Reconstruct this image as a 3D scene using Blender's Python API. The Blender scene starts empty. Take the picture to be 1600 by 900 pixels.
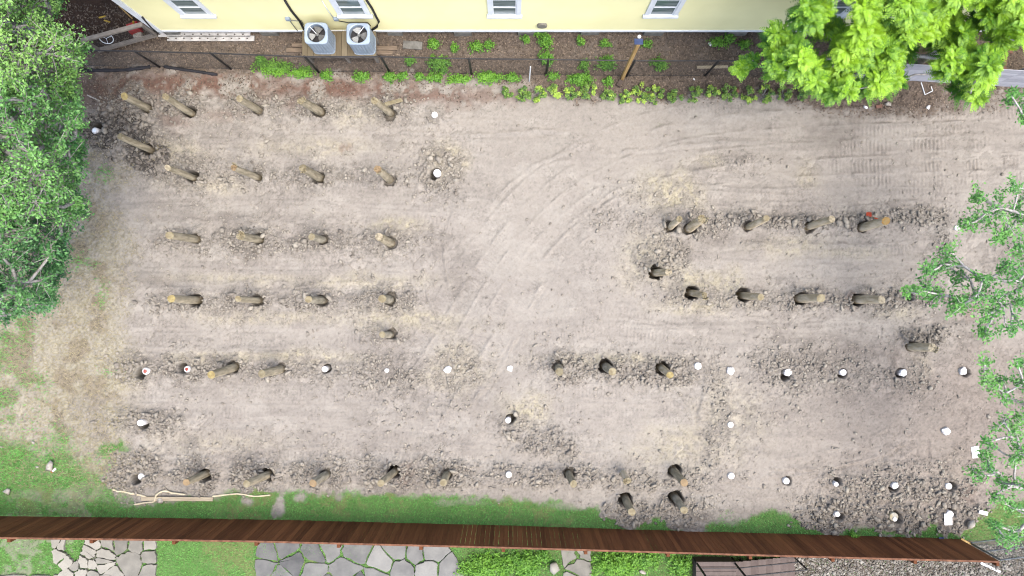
import bpy, bmesh, math, random
import numpy as np
from mathutils import Vector

random.seed(11)
rng = np.random.default_rng(11)
scene = bpy.context.scene
R = math.radians

# ------------------------------------------------------------------ camera, sky, sun, exposure
H = 22.0                                   # the drone hovers 22 m above the lot and looks straight down
cam = bpy.data.cameras.new('camera')
cam.lens = 24.0; cam.sensor_width = 36.0; cam.clip_start = 0.1; cam.clip_end = 3000
camo = bpy.data.objects.new('camera', cam)
camo.location = (0, 0, H); camo.rotation_euler = (0, 0, 0)
scene.collection.objects.link(camo); scene.camera = camo

world = bpy.data.worlds.new('World'); scene.world = world; world.use_nodes = True
wn = world.node_tree.nodes; wl = world.node_tree.links
sky = wn.new('ShaderNodeTexSky'); sky.sky_type = 'NISHITA'; sky.sun_disc = False
sky.sun_elevation = R(70); sky.sun_rotation = R(132)
sky.air_density = 1.0; sky.dust_density = 5.0; sky.ozone_density = 0.4
wl.new(sky.outputs[0], wn['Background'].inputs[0]); wn['Background'].inputs[1].default_value = 0.15

sun = bpy.data.lights.new('sun', 'SUN'); sun.energy = 0.7; sun.angle = R(42); sun.color = (1.0, 0.97, 0.93)
suno = bpy.data.objects.new('sun', sun); suno.rotation_euler = (R(20), 0, R(48)); suno.location = (0, -10, 30)
scene.collection.objects.link(suno)

scene.view_settings.view_transform = 'Standard'; scene.view_settings.look = 'None'
scene.view_settings.gamma = 1.0; scene.view_settings.use_curve_mapping = False
scene.view_settings.exposure = 1.91
scene.cycles.filter_width = 1.1
scene.cycles.max_bounces = 6; scene.cycles.diffuse_bounces = 3; scene.cycles.transparent_max_bounces = 4

F = 1600 * 24.0 / 36.0
def P(px, py, z=0.0):
    """a point of the lot: survey units of the plan (1600 x 900), at height z"""
    k = (H - z) / F
    return Vector(((px - 800) * k, (450 - py) * k, z))
GAIN = 3.0
def lin(c): return c / 12.92 if c <= .04045 else ((c + .055) / 1.055) ** 2.4
def col(r, g, b, gain=GAIN): return tuple(min(.82, lin(v / 255) / gain * w) for v, w in zip((r, g, b), (.96, 1.0, .968)))
def ncol(*c): return np.array(col(*c), dtype=np.float32)

# ------------------------------------------------------------------ materials
def mat(name, c1, c2=None, rough=.8, tint=False, scale=6.0, stretch=(1, 1, 1), bump=0.0, bscale=None, trans=0.0,
        metal=0.0, spec=.3, contrast=(.35, .65), coords='pos', detail=6, tw=(.3, .85, -.07)):
    m = bpy.data.materials.new(name); m.use_nodes = True
    n, l = m.node_tree.nodes, m.node_tree.links
    b = n['Principled BSDF']; b.inputs['Roughness'].default_value = rough
    b.inputs['Metallic'].default_value = metal; b.inputs['Specular IOR Level'].default_value = spec
    c2 = c2 or tuple(v * .8 for v in c1)
    if coords == 'pos':
        src = n.new('ShaderNodeNewGeometry').outputs['Position']
    else:
        src = n.new('ShaderNodeTexCoord').outputs['Object']
    mp = n.new('ShaderNodeMapping'); mp.inputs['Scale'].default_value = stretch; l.new(src, mp.inputs[0])
    nz = n.new('ShaderNodeTexNoise'); nz.inputs['Scale'].default_value = scale; nz.inputs['Detail'].default_value = detail
    l.new(mp.outputs[0], nz.inputs['Vector'])
    rp = n.new('ShaderNodeMapRange'); rp.inputs[1].default_value, rp.inputs[2].default_value = contrast
    l.new(nz.outputs[0], rp.inputs[0]); fac = rp.outputs[0]
    if tint:
        at = n.new('ShaderNodeAttribute'); at.attribute_name = 'tint'
        ma = n.new('ShaderNodeMath'); ma.operation = 'MULTIPLY_ADD'; ma.inputs[1].default_value = tw[0]
        sb = n.new('ShaderNodeMath'); sb.operation = 'MULTIPLY_ADD'; sb.inputs[1].default_value = tw[1]; sb.inputs[2].default_value = tw[2]
        l.new(at.outputs['Fac'], sb.inputs[0]); l.new(fac, ma.inputs[0]); l.new(sb.outputs[0], ma.inputs[2])
        ma.use_clamp = True; fac = ma.outputs[0]
    mx = n.new('ShaderNodeMix'); mx.data_type = 'RGBA'
    mx.inputs[6].default_value = (*c1, 1); mx.inputs[7].default_value = (*c2, 1)
    l.new(fac, mx.inputs[0]); l.new(mx.outputs[2], b.inputs['Base Color'])
    if bump:
        nb = n.new('ShaderNodeTexNoise'); nb.inputs['Scale'].default_value = bscale or scale * 3; nb.inputs['Detail'].default_value = 5
        l.new(mp.outputs[0], nb.inputs['Vector'])
        bp = n.new('ShaderNodeBump'); bp.inputs['Strength'].default_value = bump; bp.inputs['Distance'].default_value = .03
        l.new(nb.outputs[0], bp.inputs['Height']); l.new(bp.outputs[0], b.inputs['Normal'])
    if trans:
        t = n.new('ShaderNodeBsdfTranslucent'); l.new(mx.outputs[2], t.inputs[0])
        ms = n.new('ShaderNodeMixShader'); ms.inputs[0].default_value = trans
        l.new(b.outputs[0], ms.inputs[1]); l.new(t.outputs[0], ms.inputs[2])
        l.new(ms.outputs[0], n['Material Output'].inputs[0])
    return m

M = {}
def ground_material():
    m = bpy.data.materials.new('lot_soil'); m.use_nodes = True
    n, l = m.node_tree.nodes, m.node_tree.links
    b = n['Principled BSDF']; b.inputs['Roughness'].default_value = .95; b.inputs['Specular IOR Level'].default_value = .1
    at = n.new('ShaderNodeAttribute'); at.attribute_name = 'Col'
    pos = n.new('ShaderNodeNewGeometry').outputs['Position']
    def noise(sc, det):
        z = n.new('ShaderNodeTexNoise'); z.inputs['Scale'].default_value = sc; z.inputs['Detail'].default_value = det
        z.inputs['Roughness'].default_value = .65; l.new(pos, z.inputs['Vector']); return z.outputs[0]
    def remap(o, a, b_, c, d):
        r = n.new('ShaderNodeMapRange'); r.inputs[1].default_value = a; r.inputs[2].default_value = b_
        r.inputs[3].default_value = c; r.inputs[4].default_value = d; l.new(o, r.inputs[0]); return r.outputs[0]
    f1 = remap(noise(9, 8), .3, .7, .92, 1.07)
    f2 = remap(noise(45, 4), .3, .72, .92, 1.07)
    mu = n.new('ShaderNodeMath'); mu.operation = 'MULTIPLY'; l.new(f1, mu.inputs[0]); l.new(f2, mu.inputs[1])
    vm = n.new('ShaderNodeVectorMath'); vm.operation = 'SCALE'; l.new(at.outputs['Color'], vm.inputs[0]); l.new(mu.outputs[0], vm.inputs['Scale'])
    l.new(vm.outputs[0], b.inputs['Base Color'])
    bp = n.new('ShaderNodeBump'); bp.inputs['Strength'].default_value = .35; bp.inputs['Distance'].default_value = .03
    l.new(noise(38, 6), bp.inputs['Height']); l.new(bp.outputs[0], b.inputs['Normal'])
    return m
M['soil'] = ground_material()
M['clod'] = mat('dry_clay_clods', col(158, 147, 140), col(226, 215, 202), rough=.95, tint=True, scale=10, bump=.6, bscale=60, spec=.1)
M['pile'] = mat('weathered_pile_wood', (.335, .295, .215), (.165, .145, .10), rough=.9, tint=True, tw=(.75, .5, -.1), scale=5, stretch=(2.2, 2.2, .45), contrast=(.38, .62), bump=.9, bscale=22, spec=.15)
M['pile_pale'] = mat('dusty_pale_pile_wood', (.49, .425, .315), (.28, .235, .15), rough=.9, tint=True, tw=(.75, .5, -.1), scale=5, stretch=(2.2, 2.2, .45), contrast=(.38, .62), bump=.9, bscale=22, spec=.15)
M['pile_grey'] = mat('grey_pile_wood', (.33, .30, .235), (.15, .138, .10), rough=.9, tint=True, tw=(.75, .5, -.1), scale=5, stretch=(2.2, 2.2, .45), contrast=(.38, .62), bump=.9, bscale=22, spec=.15)
M['cut_pale'] = mat('sawn_pile_end', col(206, 192, 162), col(168, 152, 122), rough=.85, scale=9, bump=.4, spec=.15)
M['cut_yellow'] = mat('yellow_sawn_pile_end', col(224, 204, 146), col(188, 166, 116), rough=.85, scale=9, bump=.4, spec=.15)
M['cut_orange'] = mat('orange_sprayed_pile_end', col(216, 156, 80), col(206, 180, 128), rough=.85, scale=12, spec=.15)
M['white_cap'] = mat('chalky_white_cap', (.52, .52, .52), (.24, .235, .225), rough=.6, scale=9, contrast=(.45, .8))
M['tan_cap'] = mat('dusty_tan_cap', col(216, 196, 156), col(240, 236, 228), rough=.8, scale=7)
M['red_paint'] = mat('red_marking_paint', col(196, 70, 60), col(206, 130, 120), rough=.8, scale=20)
M['siding'] = mat('pale_yellow_siding', (.68, .66, .385), (.65, .63, .36), rough=.55, scale=1.5)
M['trim'] = mat('white_house_trim', (.58, .62, .66), (.50, .54, .58), rough=.5, scale=4)
M['glass'] = mat('window_glass', col(120, 142, 146), col(176, 192, 196), rough=.06, spec=.6, scale=1.0, stretch=(1, 1, 14), contrast=(.4, .6))
M['concrete'] = mat('grey_concrete', col(176, 172, 168), col(140, 136, 132), rough=.9, scale=7, bump=.3)
M['roof'] = mat('grey_shingles', col(110, 106, 104), col(80, 76, 74), rough=.95, scale=10, bump=.4)
M['ac'] = mat('blue_grey_sheet_metal', (.23, .285, .35), (.185, .235, .295), rough=.45, scale=3, metal=.1)
M['dark'] = mat('near_black_metal', (.012, .012, .014), (.02, .02, .022), rough=.6)
M['blade'] = mat('grey_fan_blade', col(150, 150, 150), col(126, 126, 126), rough=.5)
M['blade_white'] = mat('bright_fan_blade', col(238, 238, 240), col(214, 214, 218), rough=.4)
M['deck'] = mat('weathered_platform_boards', col(176, 160, 134), col(138, 122, 98), rough=.9, tint=True, scale=6, stretch=(3, .5, 3), bump=.3)
M['lumber'] = mat('pinkish_lumber', col(186, 164, 146), col(146, 126, 110), rough=.9, scale=6, stretch=(.6, 4, 4))
M['fence'] = mat('dark_stained_cedar', (.066, .023, .009), (.165, .064, .025), rough=.8, tint=True, scale=4, stretch=(4, 4, .35), bump=.4, bscale=14, spec=.15)
M['fence_cap'] = mat('worn_brown_cap', col(176, 120, 90), col(122, 78, 56), rough=.85, scale=6)
M['black_chain'] = mat('black_coated_wire', (.012, .012, .013), (.022, .022, .024), rough=.5)
M['panel'] = mat('dull_white_panel', (.36, .36, .355), (.25, .25, .245), rough=.7, scale=5)
M['galv'] = mat('galvanised_steel', col(176, 182, 188), col(140, 146, 152), rough=.45, metal=.4)
M['grey_board'] = mat('grey_fence_boards', (.33, .34, .38), (.22, .23, .26), rough=.85, tint=True, scale=5, stretch=(3, 3, .5))
M['post_wood'] = mat('honey_post_timber', col(246, 204, 138), col(220, 176, 112), rough=.85, scale=5, stretch=(4, 4, .4))
M['solar'] = mat('dark_blue_solar_cells', (.02, .03, .07), (.035, .05, .1), rough=.25, spec=.6)
M['paver'] = mat('brown_paver', col(128, 112, 104), col(100, 86, 80), rough=.9, bump=.3)
M['stone_light'] = mat('pale_flagstone', col(210, 204, 194), col(140, 136, 130), rough=.9, tint=True, scale=3.2, bump=.3)
M['stone_dark'] = mat('grey_flagstone', col(186, 184, 182), col(108, 108, 112), rough=.85, tint=True, scale=2.6, bump=.3)
M['deck_brown'] = mat('brown_grey_decking', col(148, 132, 128), col(100, 84, 80), rough=.85, tint=True, scale=5, stretch=(2, .6, 2))
M['paper'] = mat('white_sheet', (.6, .6, .6), (.55, .55, .56), rough=.7)
M['red'] = mat('red_plastic', col(235, 50, 50), col(200, 36, 38), rough=.45)
M['orange'] = mat('orange_paint', col(238, 96, 50), col(206, 70, 34), rough=.6)
M['yellow'] = mat('yellow_plastic', col(232, 196, 60), col(196, 158, 40), rough=.5)
M['rope'] = mat('cream_hose', (.42, .38, .27), (.34, .30, .21), rough=.7)
M['board'] = mat('pale_board', col(240, 224, 198), col(206, 186, 160), rough=.85, scale=5, stretch=(.5, 6, 6))
M['gate_wood'] = mat('silvered_gate_wood', col(196, 184, 176), col(166, 154, 146), rough=.9, scale=6)
M['rubble'] = mat('pale_rubble', col(248, 240, 232), col(206, 194, 184), rough=.9, scale=14, bump=.4)
M['brick'] = mat('dusty_brick', col(176, 128, 112), col(150, 112, 100), rough=.9, bump=.3)
M['black_film'] = mat('black_silt_film', (.008, .008, .01), (.016, .016, .02), rough=.8, bump=.5, bscale=8)
M['bark_pale'] = mat('pale_lichen_bark', (.36, .35, .335), (.19, .18, .17), rough=.95, scale=12, bump=.4)
M['bark_grey'] = mat('grey_bark', (.24, .235, .225), (.12, .115, .105), rough=.95, scale=12, bump=.4)
M['oak_light'] = mat('fresh_oak_leaves', (.031, .125, .030), (.225, .41, .10), rough=.5, tint=True, scale=1.2, trans=.25, spec=.35)
M['oak_mid'] = mat('mid_oak_leaves', (.024, .11, .034), (.165, .35, .09), rough=.5, tint=True, scale=1.2, trans=.25, spec=.35)
M['oak_dark'] = mat('deep_oak_leaves', (.020, .092, .034), (.115, .27, .08), rough=.5, tint=True, scale=1.2, trans=.22, spec=.35)
M['pecan'] = mat('lime_compound_leaves', (.036, .13, .012), (.20, .37, .016), rough=.5, tint=True, scale=1.4, trans=.16, spec=.3)
M['right_leaf'] = mat('sparse_tree_leaves', (.036, .15, .034), (.14, .33, .075), rough=.5, tint=True, scale=1.5, trans=.28, spec=.3)
M['shrub'] = mat('shrub_leaves', (.024, .085, .024), (.27, .40, .06), rough=.5, tint=True, scale=5, trans=.2)
M['weed'] = mat('weed_leaves', (.038, .125, .018), (.13, .29, .03), rough=.55, tint=True, scale=5, trans=.2)
M['grass'] = mat('grass_blades', (.055, .22, .045), (.17, .40, .10), rough=.6, tint=True, scale=2.2, trans=.2, spec=.2)
M['straw'] = mat('dry_grass_blades', col(176, 160, 120), col(222, 208, 172), rough=.8, tint=True, scale=3)
M['litter'] = mat('leaf_litter_bits', col(92, 80, 72), col(196, 174, 156), rough=.9, tint=True, scale=5)
M['gravel'] = mat('mixed_pale_gravel', col(128, 116, 108), col(222, 216, 208), rough=.9, tint=True, scale=6)

# ------------------------------------------------------------------ object helpers
def link(o): scene.collection.objects.link(o); return o
def tag(o, label=None, cat=None, group=None, kind=None):
    if label: o['label'] = label
    if cat: o['category'] = cat
    if group: o['group'] = group
    if kind: o['kind'] = kind
    return o
def thing(name, loc, label, cat, group=None):
    o = bpy.data.objects.new(name, None); o.location = loc; o.empty_display_size = .2
    link(o); tag(o, label, cat, group); return o
def wpos(o):
    p = Vector(o.location)
    while o.parent: o = o.parent; p += o.location
    return p

class MB:
    """collects shapes (world coordinates) and links them as one mesh object"""
    def __init__(s): s.v = []; s.f = []; s.t = []
    def add(s, vs, fs, t=.5):
        k = len(s.v); s.v += [tuple(v) for v in vs]; s.t += [t] * len(vs)
        s.f += [tuple(i + k for i in f) for f in fs]; return s
    def box(s, c, size, rz=0, t=.5, ax=None):
        hx, hy, hz = size[0] / 2, size[1] / 2, size[2] / 2
        X, Y, Z = ax if ax else (Vector((math.cos(rz), math.sin(rz), 0)), Vector((-math.sin(rz), math.cos(rz), 0)), Vector((0, 0, 1)))
        c = Vector(c); vs = []
        e = min(hx, hy, hz) * .18
        for z, d in ((-hz, e), (-hz + e, 0), (hz - e, 0), (hz, e)):
            for x, y in ((-1, -1), (1, -1), (1, 1), (-1, 1)):
                vs.append(c + X * (x * (hx - d)) + Y * (y * (hy - d)) + Z * z)
        fs = [(3, 2, 1, 0), (12, 13, 14, 15)]
        for r in range(3):
            for i in range(4):
                j = (i + 1) % 4; fs.append((r * 4 + i, r * 4 + j, r * 4 + 4 + j, r * 4 + 4 + i))
        return s.add(vs, fs, t)
    def bar(s, p0, p1, w, h, t=.5, up=Vector((0, 0, 1))):
        p0, p1 = Vector(p0), Vector(p1); X = (p1 - p0); L = X.length; X.normalize()
        if abs(X.dot(up)) > .98: up = Vector((0, 1, 0))
        Y = up.cross(X).normalized(); Z = X.cross(Y).normalized()
        return s.box((p0 + p1) / 2, (L, w, h), t=t, ax=(X, Y, Z))
    def tube(s, pts, r, seg=8, t=.5, cap=True):
        pts = [Vector(p) for p in pts]; rs = r if isinstance(r, (list, tuple)) else [r] * len(pts)
        vs = []; fs = []
        for i, p in enumerate(pts):
            d = (pts[min(i + 1, len(pts) - 1)] - pts[max(i - 1, 0)]).normalized()
            u = Vector((0, 0, 1)) if abs(d.z) < .9 else Vector((1, 0, 0))
            a = d.cross(u).normalized(); b = d.cross(a).normalized()
            for k in range(seg):
                th = 2 * math.pi * k / seg; vs.append(p + (a * math.cos(th) + b * math.sin(th)) * rs[i])
        for i in range(len(pts) - 1):
            for k in range(seg):
                j = (k + 1) % seg; fs.append((i * seg + k, i * seg + j, (i + 1) * seg + j, (i + 1) * seg + k))
        if cap: fs.append(tuple(range(seg))[::-1]); fs.append(tuple((len(pts) - 1) * seg + k for k in range(seg)))
        return s.add(vs, fs, t)
    def lathe(s, c, prof, seg=20, t=.5, jit=0.0, sx=1, sy=1):
        c = Vector(c); vs = []; fs = []
        ph = [1 + random.uniform(-jit, jit) for _ in range(seg)]
        for r, z in prof:
            for k in range(seg):
                th = 2 * math.pi * k / seg; q = r * ph[k]
                vs.append(c + Vector((q * math.cos(th) * sx, q * math.sin(th) * sy, z)))
        for i in range(len(prof) - 1):
            for k in range(seg):
                j = (k + 1) % seg; fs.append((i * seg + k, i * seg + j, (i + 1) * seg + j, (i + 1) * seg + k))
        fs.append(tuple((len(prof) - 1) * seg + k for k in range(seg)))
        return s.add(vs, fs, t)
    def build(s, name, m, parent=None, origin=None, smooth=False):
        o0 = wpos(parent) if parent else (Vector(origin) if origin is not None else Vector((0, 0, 0)))
        me = bpy.data.meshes.new(name); me.from_pydata([tuple(Vector(v) - o0) for v in s.v], [], s.f); me.materials.append(m)
        a = me.attributes.new('tint', 'FLOAT', 'POINT'); a.data.foreach_set('value', s.t)
        if smooth: me.polygons.foreach_set('use_smooth', [True] * len(me.polygons))
        me.update(); o = bpy.data.objects.new(name, me); link(o)
        if parent: o.parent = parent
        else: o.location = o0
        return o

def np_obj(name, V, Fc, m, parent=None, origin=None, tint=None, colr=None, smooth=False):
    o0 = np.array(wpos(parent) if parent else (origin if origin is not None else (0, 0, 0)), dtype=np.float32)
    V = np.asarray(V, dtype=np.float32) - o0; Fc = np.asarray(Fc, dtype=np.int32); k = Fc.shape[1]
    me = bpy.data.meshes.new(name); me.vertices.add(len(V)); me.vertices.foreach_set('co', V.ravel())
    me.loops.add(Fc.size); me.loops.foreach_set('vertex_index', Fc.ravel())
    me.polygons.add(len(Fc)); me.polygons.foreach_set('loop_start', np.arange(0, Fc.size, k, dtype=np.int32))
    me.polygons.foreach_set('loop_total', np.full(len(Fc), k, dtype=np.int32))
    if smooth: me.polygons.foreach_set('use_smooth', np.ones(len(Fc), dtype=bool))
    if tint is not None:
        me.attributes.new('tint', 'FLOAT', 'POINT').data.foreach_set('value', np.asarray(tint, dtype=np.float32))
    if colr is not None:
        a = me.attributes.new('Col', 'FLOAT_COLOR', 'POINT')
        a.data.foreach_set('color', np.concatenate([colr, np.ones((len(colr), 1), np.float32)], 1).astype(np.float32).ravel())
    me.materials.append(m); me.update(calc_edges=True); me.validate()
    o = bpy.data.objects.new(name, me); link(o)
    if parent: o.parent = parent
    else: o.location = tuple(float(q) for q in o0)
    return o

# ------------------------------------------------------------------ noise
_tab = [np.random.default_rng(100 + i).random((256, 256), dtype=np.float32) * 2 - 1 for i in range(6)]
def vnoise(x, y, seed=0):
    T = _tab[seed % 6]; off = seed * 37.7
    x = x + off; y = y + off * 1.3
    xf = np.floor(x); yf = np.floor(y); u = x - xf; v = y - yf
    u = u * u * u * (u * (u * 6 - 15) + 10); v = v * v * v * (v * (v * 6 - 15) + 10)
    xi = xf.astype(np.int32) & 255; yi = yf.astype(np.int32) & 255; x1 = (xi + 1) & 255; y1 = (yi + 1) & 255
    a = T[yi, xi]; b = T[yi, x1]; c = T[y1, xi]; d = T[y1, x1]
    a = a + (b - a) * u; c = c + (d - c) * u
    return a + (c - a) * v
def fbm(x, y, octv=4, seed=0, gain=.5):
    s = 0; amp = 1; tot = 0
    ca, sa = math.cos(.6), math.sin(.6)
    for i in range(octv):
        s = s + amp * vnoise(x, y, seed + i * 7); tot += amp; amp *= gain
        x, y = (x * ca - y * sa) * 2.03, (x * sa + y * ca) * 2.03
    return s / tot * 1.6
def sstep(a, b, x):
    t = np.clip((x - a) / (b - a), 0, 1); return t * t * (3 - 2 * t)
def worley(x, y, seed=0):
    T = _tab[seed % 6]; U = _tab[(seed + 1) % 6]; Vt = _tab[(seed + 2) % 6]
    xi = np.floor(x).astype(np.int32); yi = np.floor(y).astype(np.int32)
    f1 = np.full(x.shape, 9., np.float32); f2 = f1.copy(); idv = np.zeros(x.shape, np.float32)
    for dy in (-1, 0, 1):
        for dx in (-1, 0, 1):
            cx = xi + dx; cy = yi + dy
            jx = T[cy & 255, cx & 255] * .45 + .5; jy = U[cy & 255, cx & 255] * .45 + .5
            d = (cx + jx - x) ** 2 + (cy + jy - y) ** 2
            near = d < f1
            f2 = np.where(near, f1, np.minimum(f2, d)); f1 = np.where(near, d, f1)
            idv = np.where(near, Vt[cy & 255, cx & 255], idv)
    return np.sqrt(f1), np.sqrt(f2), idv
# ------------------------------------------------------------------ survey of the lot (plan units; height of the top follows from plan)
# (top x, top y, base x, base y, radius, look, cut, hole depth, label)
L1, L2, L3, L4 = 'row nearest the house', 'second left row from the house', 'third left row from the house', 'fourth left row from the house'
PILES = [
 (194,150,230,169,.135,'n','y',.35,'yellow-topped olive timber pile, leftmost in the row nearest the house'),
 (258,151,296,175,.14,'r','p',.6,'long timber pile with ragged pale top, second from left in the row nearest the house'),
 (374,154,402,171,.15,'n','p',.3,'thick round-topped timber pile, third from left in the row nearest the house'),
 (470,157,498,173,.16,'r','p',.5,'splintered-topped timber pile, fourth from left in the row nearest the house'),
 (585,157,608,175,.15,'r','p',.5,'timber pile with a loose plank lying against its top, nearest the house'),
 (187,213,232,233,.135,'n','p',.5,'timber pile leaning out of dark clods below the yellow-topped pile'),
 (262,262,301,277,.13,'n','n',.6,'plain olive timber pile, leftmost in the second left row from the house'),
 (365,262,400,276,.13,'r','o',.5,'rust-stained timber pile, second in the second left row from the house'),
 (472,262,498,277,.14,'r','p',.5,'timber pile with broken tan top, third in the second left row from the house'),
 (590,264,607,279,.14,'r','o',.4,'short timber pile with rusty streaked top, last in the second left row from the house'),
 (265,368,303,373,.14,'n','p',.4,'long grey timber pile, leftmost in the third left row from the house'),
 (376,369,404,374,.15,'r','p',.3,'timber pile among loose clods, second in the third left row from the house'),
 (487,370,505,375,.15,'g','p',.2,'stubby grey timber pile, third in the third left row from the house'),
 (592,370,609,379,.15,'r','n',.3,'short pale timber pile, last in the third left row from the house'),
 (268,467,303,469,.14,'n','y',.6,'pale yellow topped timber pile, leftmost in the fourth left row from the house'),
 (372,467,402,469,.13,'n','p',.5,'timber pile with round pale top, second in the fourth left row from the house'),
 (482,468,503,469,.15,'g','p',.4,'green-grey timber pile with orange clod beside it in the fourth left row'),
 (597,467,609,468,.15,'g','p',.4,'short timber pile with deep dark hole, last in the fourth left row from the house'),
 (597,523,609,523,.14,'g','p',.4,'lone short timber pile between the fourth left row and the white-capped row'),
 (330,586,363,575,.14,'n','y',.5,'long timber pile right of the two red-centred white caps'),
 (409,584,438,577,.15,'n','p',.2,'half-buried timber pile left of the white cap with a dark notch'),
 (874,581,873,574,.15,'g','p',.3,'short round timber pile, first right of the middle white caps'),
 (957,581,948,574,.15,'g','p',.6,'oval timber pile standing in a dark ringed hole, middle of three'),
 (1047,586,1035,576,.15,'n','y',.6,'timber pile with bright yellow top, third right of the middle white caps'),
 (291,754,320,741,.14,'n','o',.6,'olive timber pile with reddish top, leftmost in the bottom row beside the grass'),
 (385,756,418,742,.14,'n','p',.6,'mud-covered timber pile with pale edge on its top, second in the bottom row'),
 (489,755,509,742,.15,'g','o',.2,'tan-topped timber pile with its shaft buried in clods, third in the bottom row'),
 (595,755,615,738,.14,'n','p',.6,'timber pile beside reddish clods, fourth in the bottom row'),
 (693,754,698,741,.14,'n','p',.2,'timber pile among blue-grey clods, fifth in the bottom row'),
 (896,756,889,741,.14,'n','p',.4,'timber pile with pale worn top right of the bottom row middle white cap'),
 (981,751,973,738,.15,'r','p',.1,'timber pile with cream dusted top, seventh in the bottom row'),
 (1069,754,1055,738,.15,'n','o',.6,'timber pile with orange-rimmed top and dark hole behind, last in the bottom row'),
 (987,800,979,783,.14,'n','p',.6,'pale timber pile in a dark round hole at the grass edge by the brown fence'),
 (1069,797,1057,780,.16,'g','p',.6,'thick timber pile with a knotted top at the grass edge by the brown fence'),
 (1062,342,1048,354,.14,'r','p',.4,'short pale timber pile, left one of a close pair in the upper right row'),
 (1097,342,1078,356,.15,'r','p',.4,'leaning pale timber pile, right one of a close pair in the upper right row'),
 (1198,341,1171,354,.14,'n','p',.4,'tan timber pile alone in clods, third from left in the upper right row'),
 (1300,342,1266,353,.15,'n','n',.4,'long olive timber pile left of the orange-topped one in the upper right row'),
 (1384,345,1350,355,.15,'n','r',.5,'timber pile with bright orange painted top beside an orange flag'),
 (1045,425,1027,426,.14,'r','n',.7,'single timber pile leaning over a black round hole, left of the lower right row'),
 (1101,461,1083,458,.13,'r','p',.7,'thin timber pile with black hole at its foot, first in the lower right row'),
 (1189,464,1165,462,.15,'n','p',.6,'tan timber pile with dark hole and pinkish top, second in the lower right row'),
 (1283,466,1253,466,.15,'n','p',.6,'tan timber pile, third in the lower right row'),
 (1378,468,1342,468,.15,'n','n',.6,'long olive timber pile right of pink dust, fourth in the lower right row'),
 (1457,543,1425,542,.15,'r','n',.3,'rough broken timber pile lying low in grey clods below the right branches'),
]
# white capped stubs: (x, y, radius, style, hole dx, hole dy, label)
CAPS = [
 (148,204,.12,'ring',10,-4,'white ringed pile cap at the edge of the left oak crown'),
 (679,179,.115,'w',0,0,'white pile cap at the right end of the row nearest the house'),
 (683,270,.14,'w',-4,2,'white pile cap beside a brown pit in the second left row from the house'),
 (227,580,.125,'red',-6,5,'white pile cap with red centre in a dark hole, left one of two'),
 (292,577,.115,'red',-4,-4,'white pile cap with pinkish red centre, right one of two'),
 (507,577,.11,'w',5,-2,'white pile cap with dark notch right of the half-buried pile'),
 (604,579,.08,'w',0,0,'smallest white pile cap in the brown hollow of the middle row'),
 (699,578,.125,'chip',0,0,'chipped white pile cap between brown hollow and tyre tracks in the middle row'),
 (796,576,.10,'chip',0,0,'faint dusty white pile cap in the middle of the tyre tracks'),
 (1091,572,.13,'w',0,0,'round white pile cap right of the yellow-topped pile in the middle row'),
 (1142,580,.13,'chip',0,0,'bright white pile cap where the track loop starts, second right of the yellow-topped pile'),
 (1232,582,.13,'chip',-8,4,'broken white pile cap with rubble around it in the middle row'),
 (1318,582,.12,'w',-3,2,'white pile cap on brown soil, third from right end of the middle row'),
 (1412,583,.125,'chip',-8,-2,'white pile cap with dark shadowed pit on its left in the middle row'),
 (1506,580,.13,'chip',2,2,'white pile cap nearest the right branches at the end of the middle row'),
 (219,661,.12,'w',9,0,'white pile cap with black hole on its right, above the bottom left cap'),
 (794,657,.11,'w',5,-4,'white pile cap in a dark hole below the tyre tracks at mid lot'),
 (1142,664,.11,'w',0,0,'small round white pile cap inside the left edge of the track loop'),
 (1480,674,.13,'chip',0,0,'crumbled white pile cap left of the right branches above the white sheet'),
 (220,745,.12,'ring',-7,5,'white ringed pile cap over a grey slab at the bottom left corner of the soil'),
 (795,742,.115,'w',0,0,'plain white pile cap in the middle of the bottom row'),
 (1143,744,.12,'w',0,0,'white pile cap right of the orange-rimmed pile in the bottom row'),
 (1229,752,.12,'w',2,-2,'greyish white pile cap with thin dark rim on bare soil in the bottom row'),
 (1307,757,.085,'w',2,-8,'small white pile cap below a dark slot, third from right end of the bottom row'),
 (1399,759,.12,'chip',-6,4,'white pile cap tipped over a pit, second from right end of the bottom row'),
 (1483,760,.12,'w',1,-2,'grey-white pile cap in a dark rim at the right end of the bottom row'),
 (1309,804,.10,'chip',3,5,'white pile cap low in clods beside the grass, nearest the brown fence on the right'),
 (1397,808,.16,'tan',0,-2,'large tan pile cap with white edge in clods near the brown fence'),
 (1485,804,.13,'w',-2,-7,'white pile cap partly beside the white sheet near the end of the brown fence'),
 (1496,356,.10,'w',0,0,'small bright white pile cap left of the upper right branches'),
]
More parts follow.
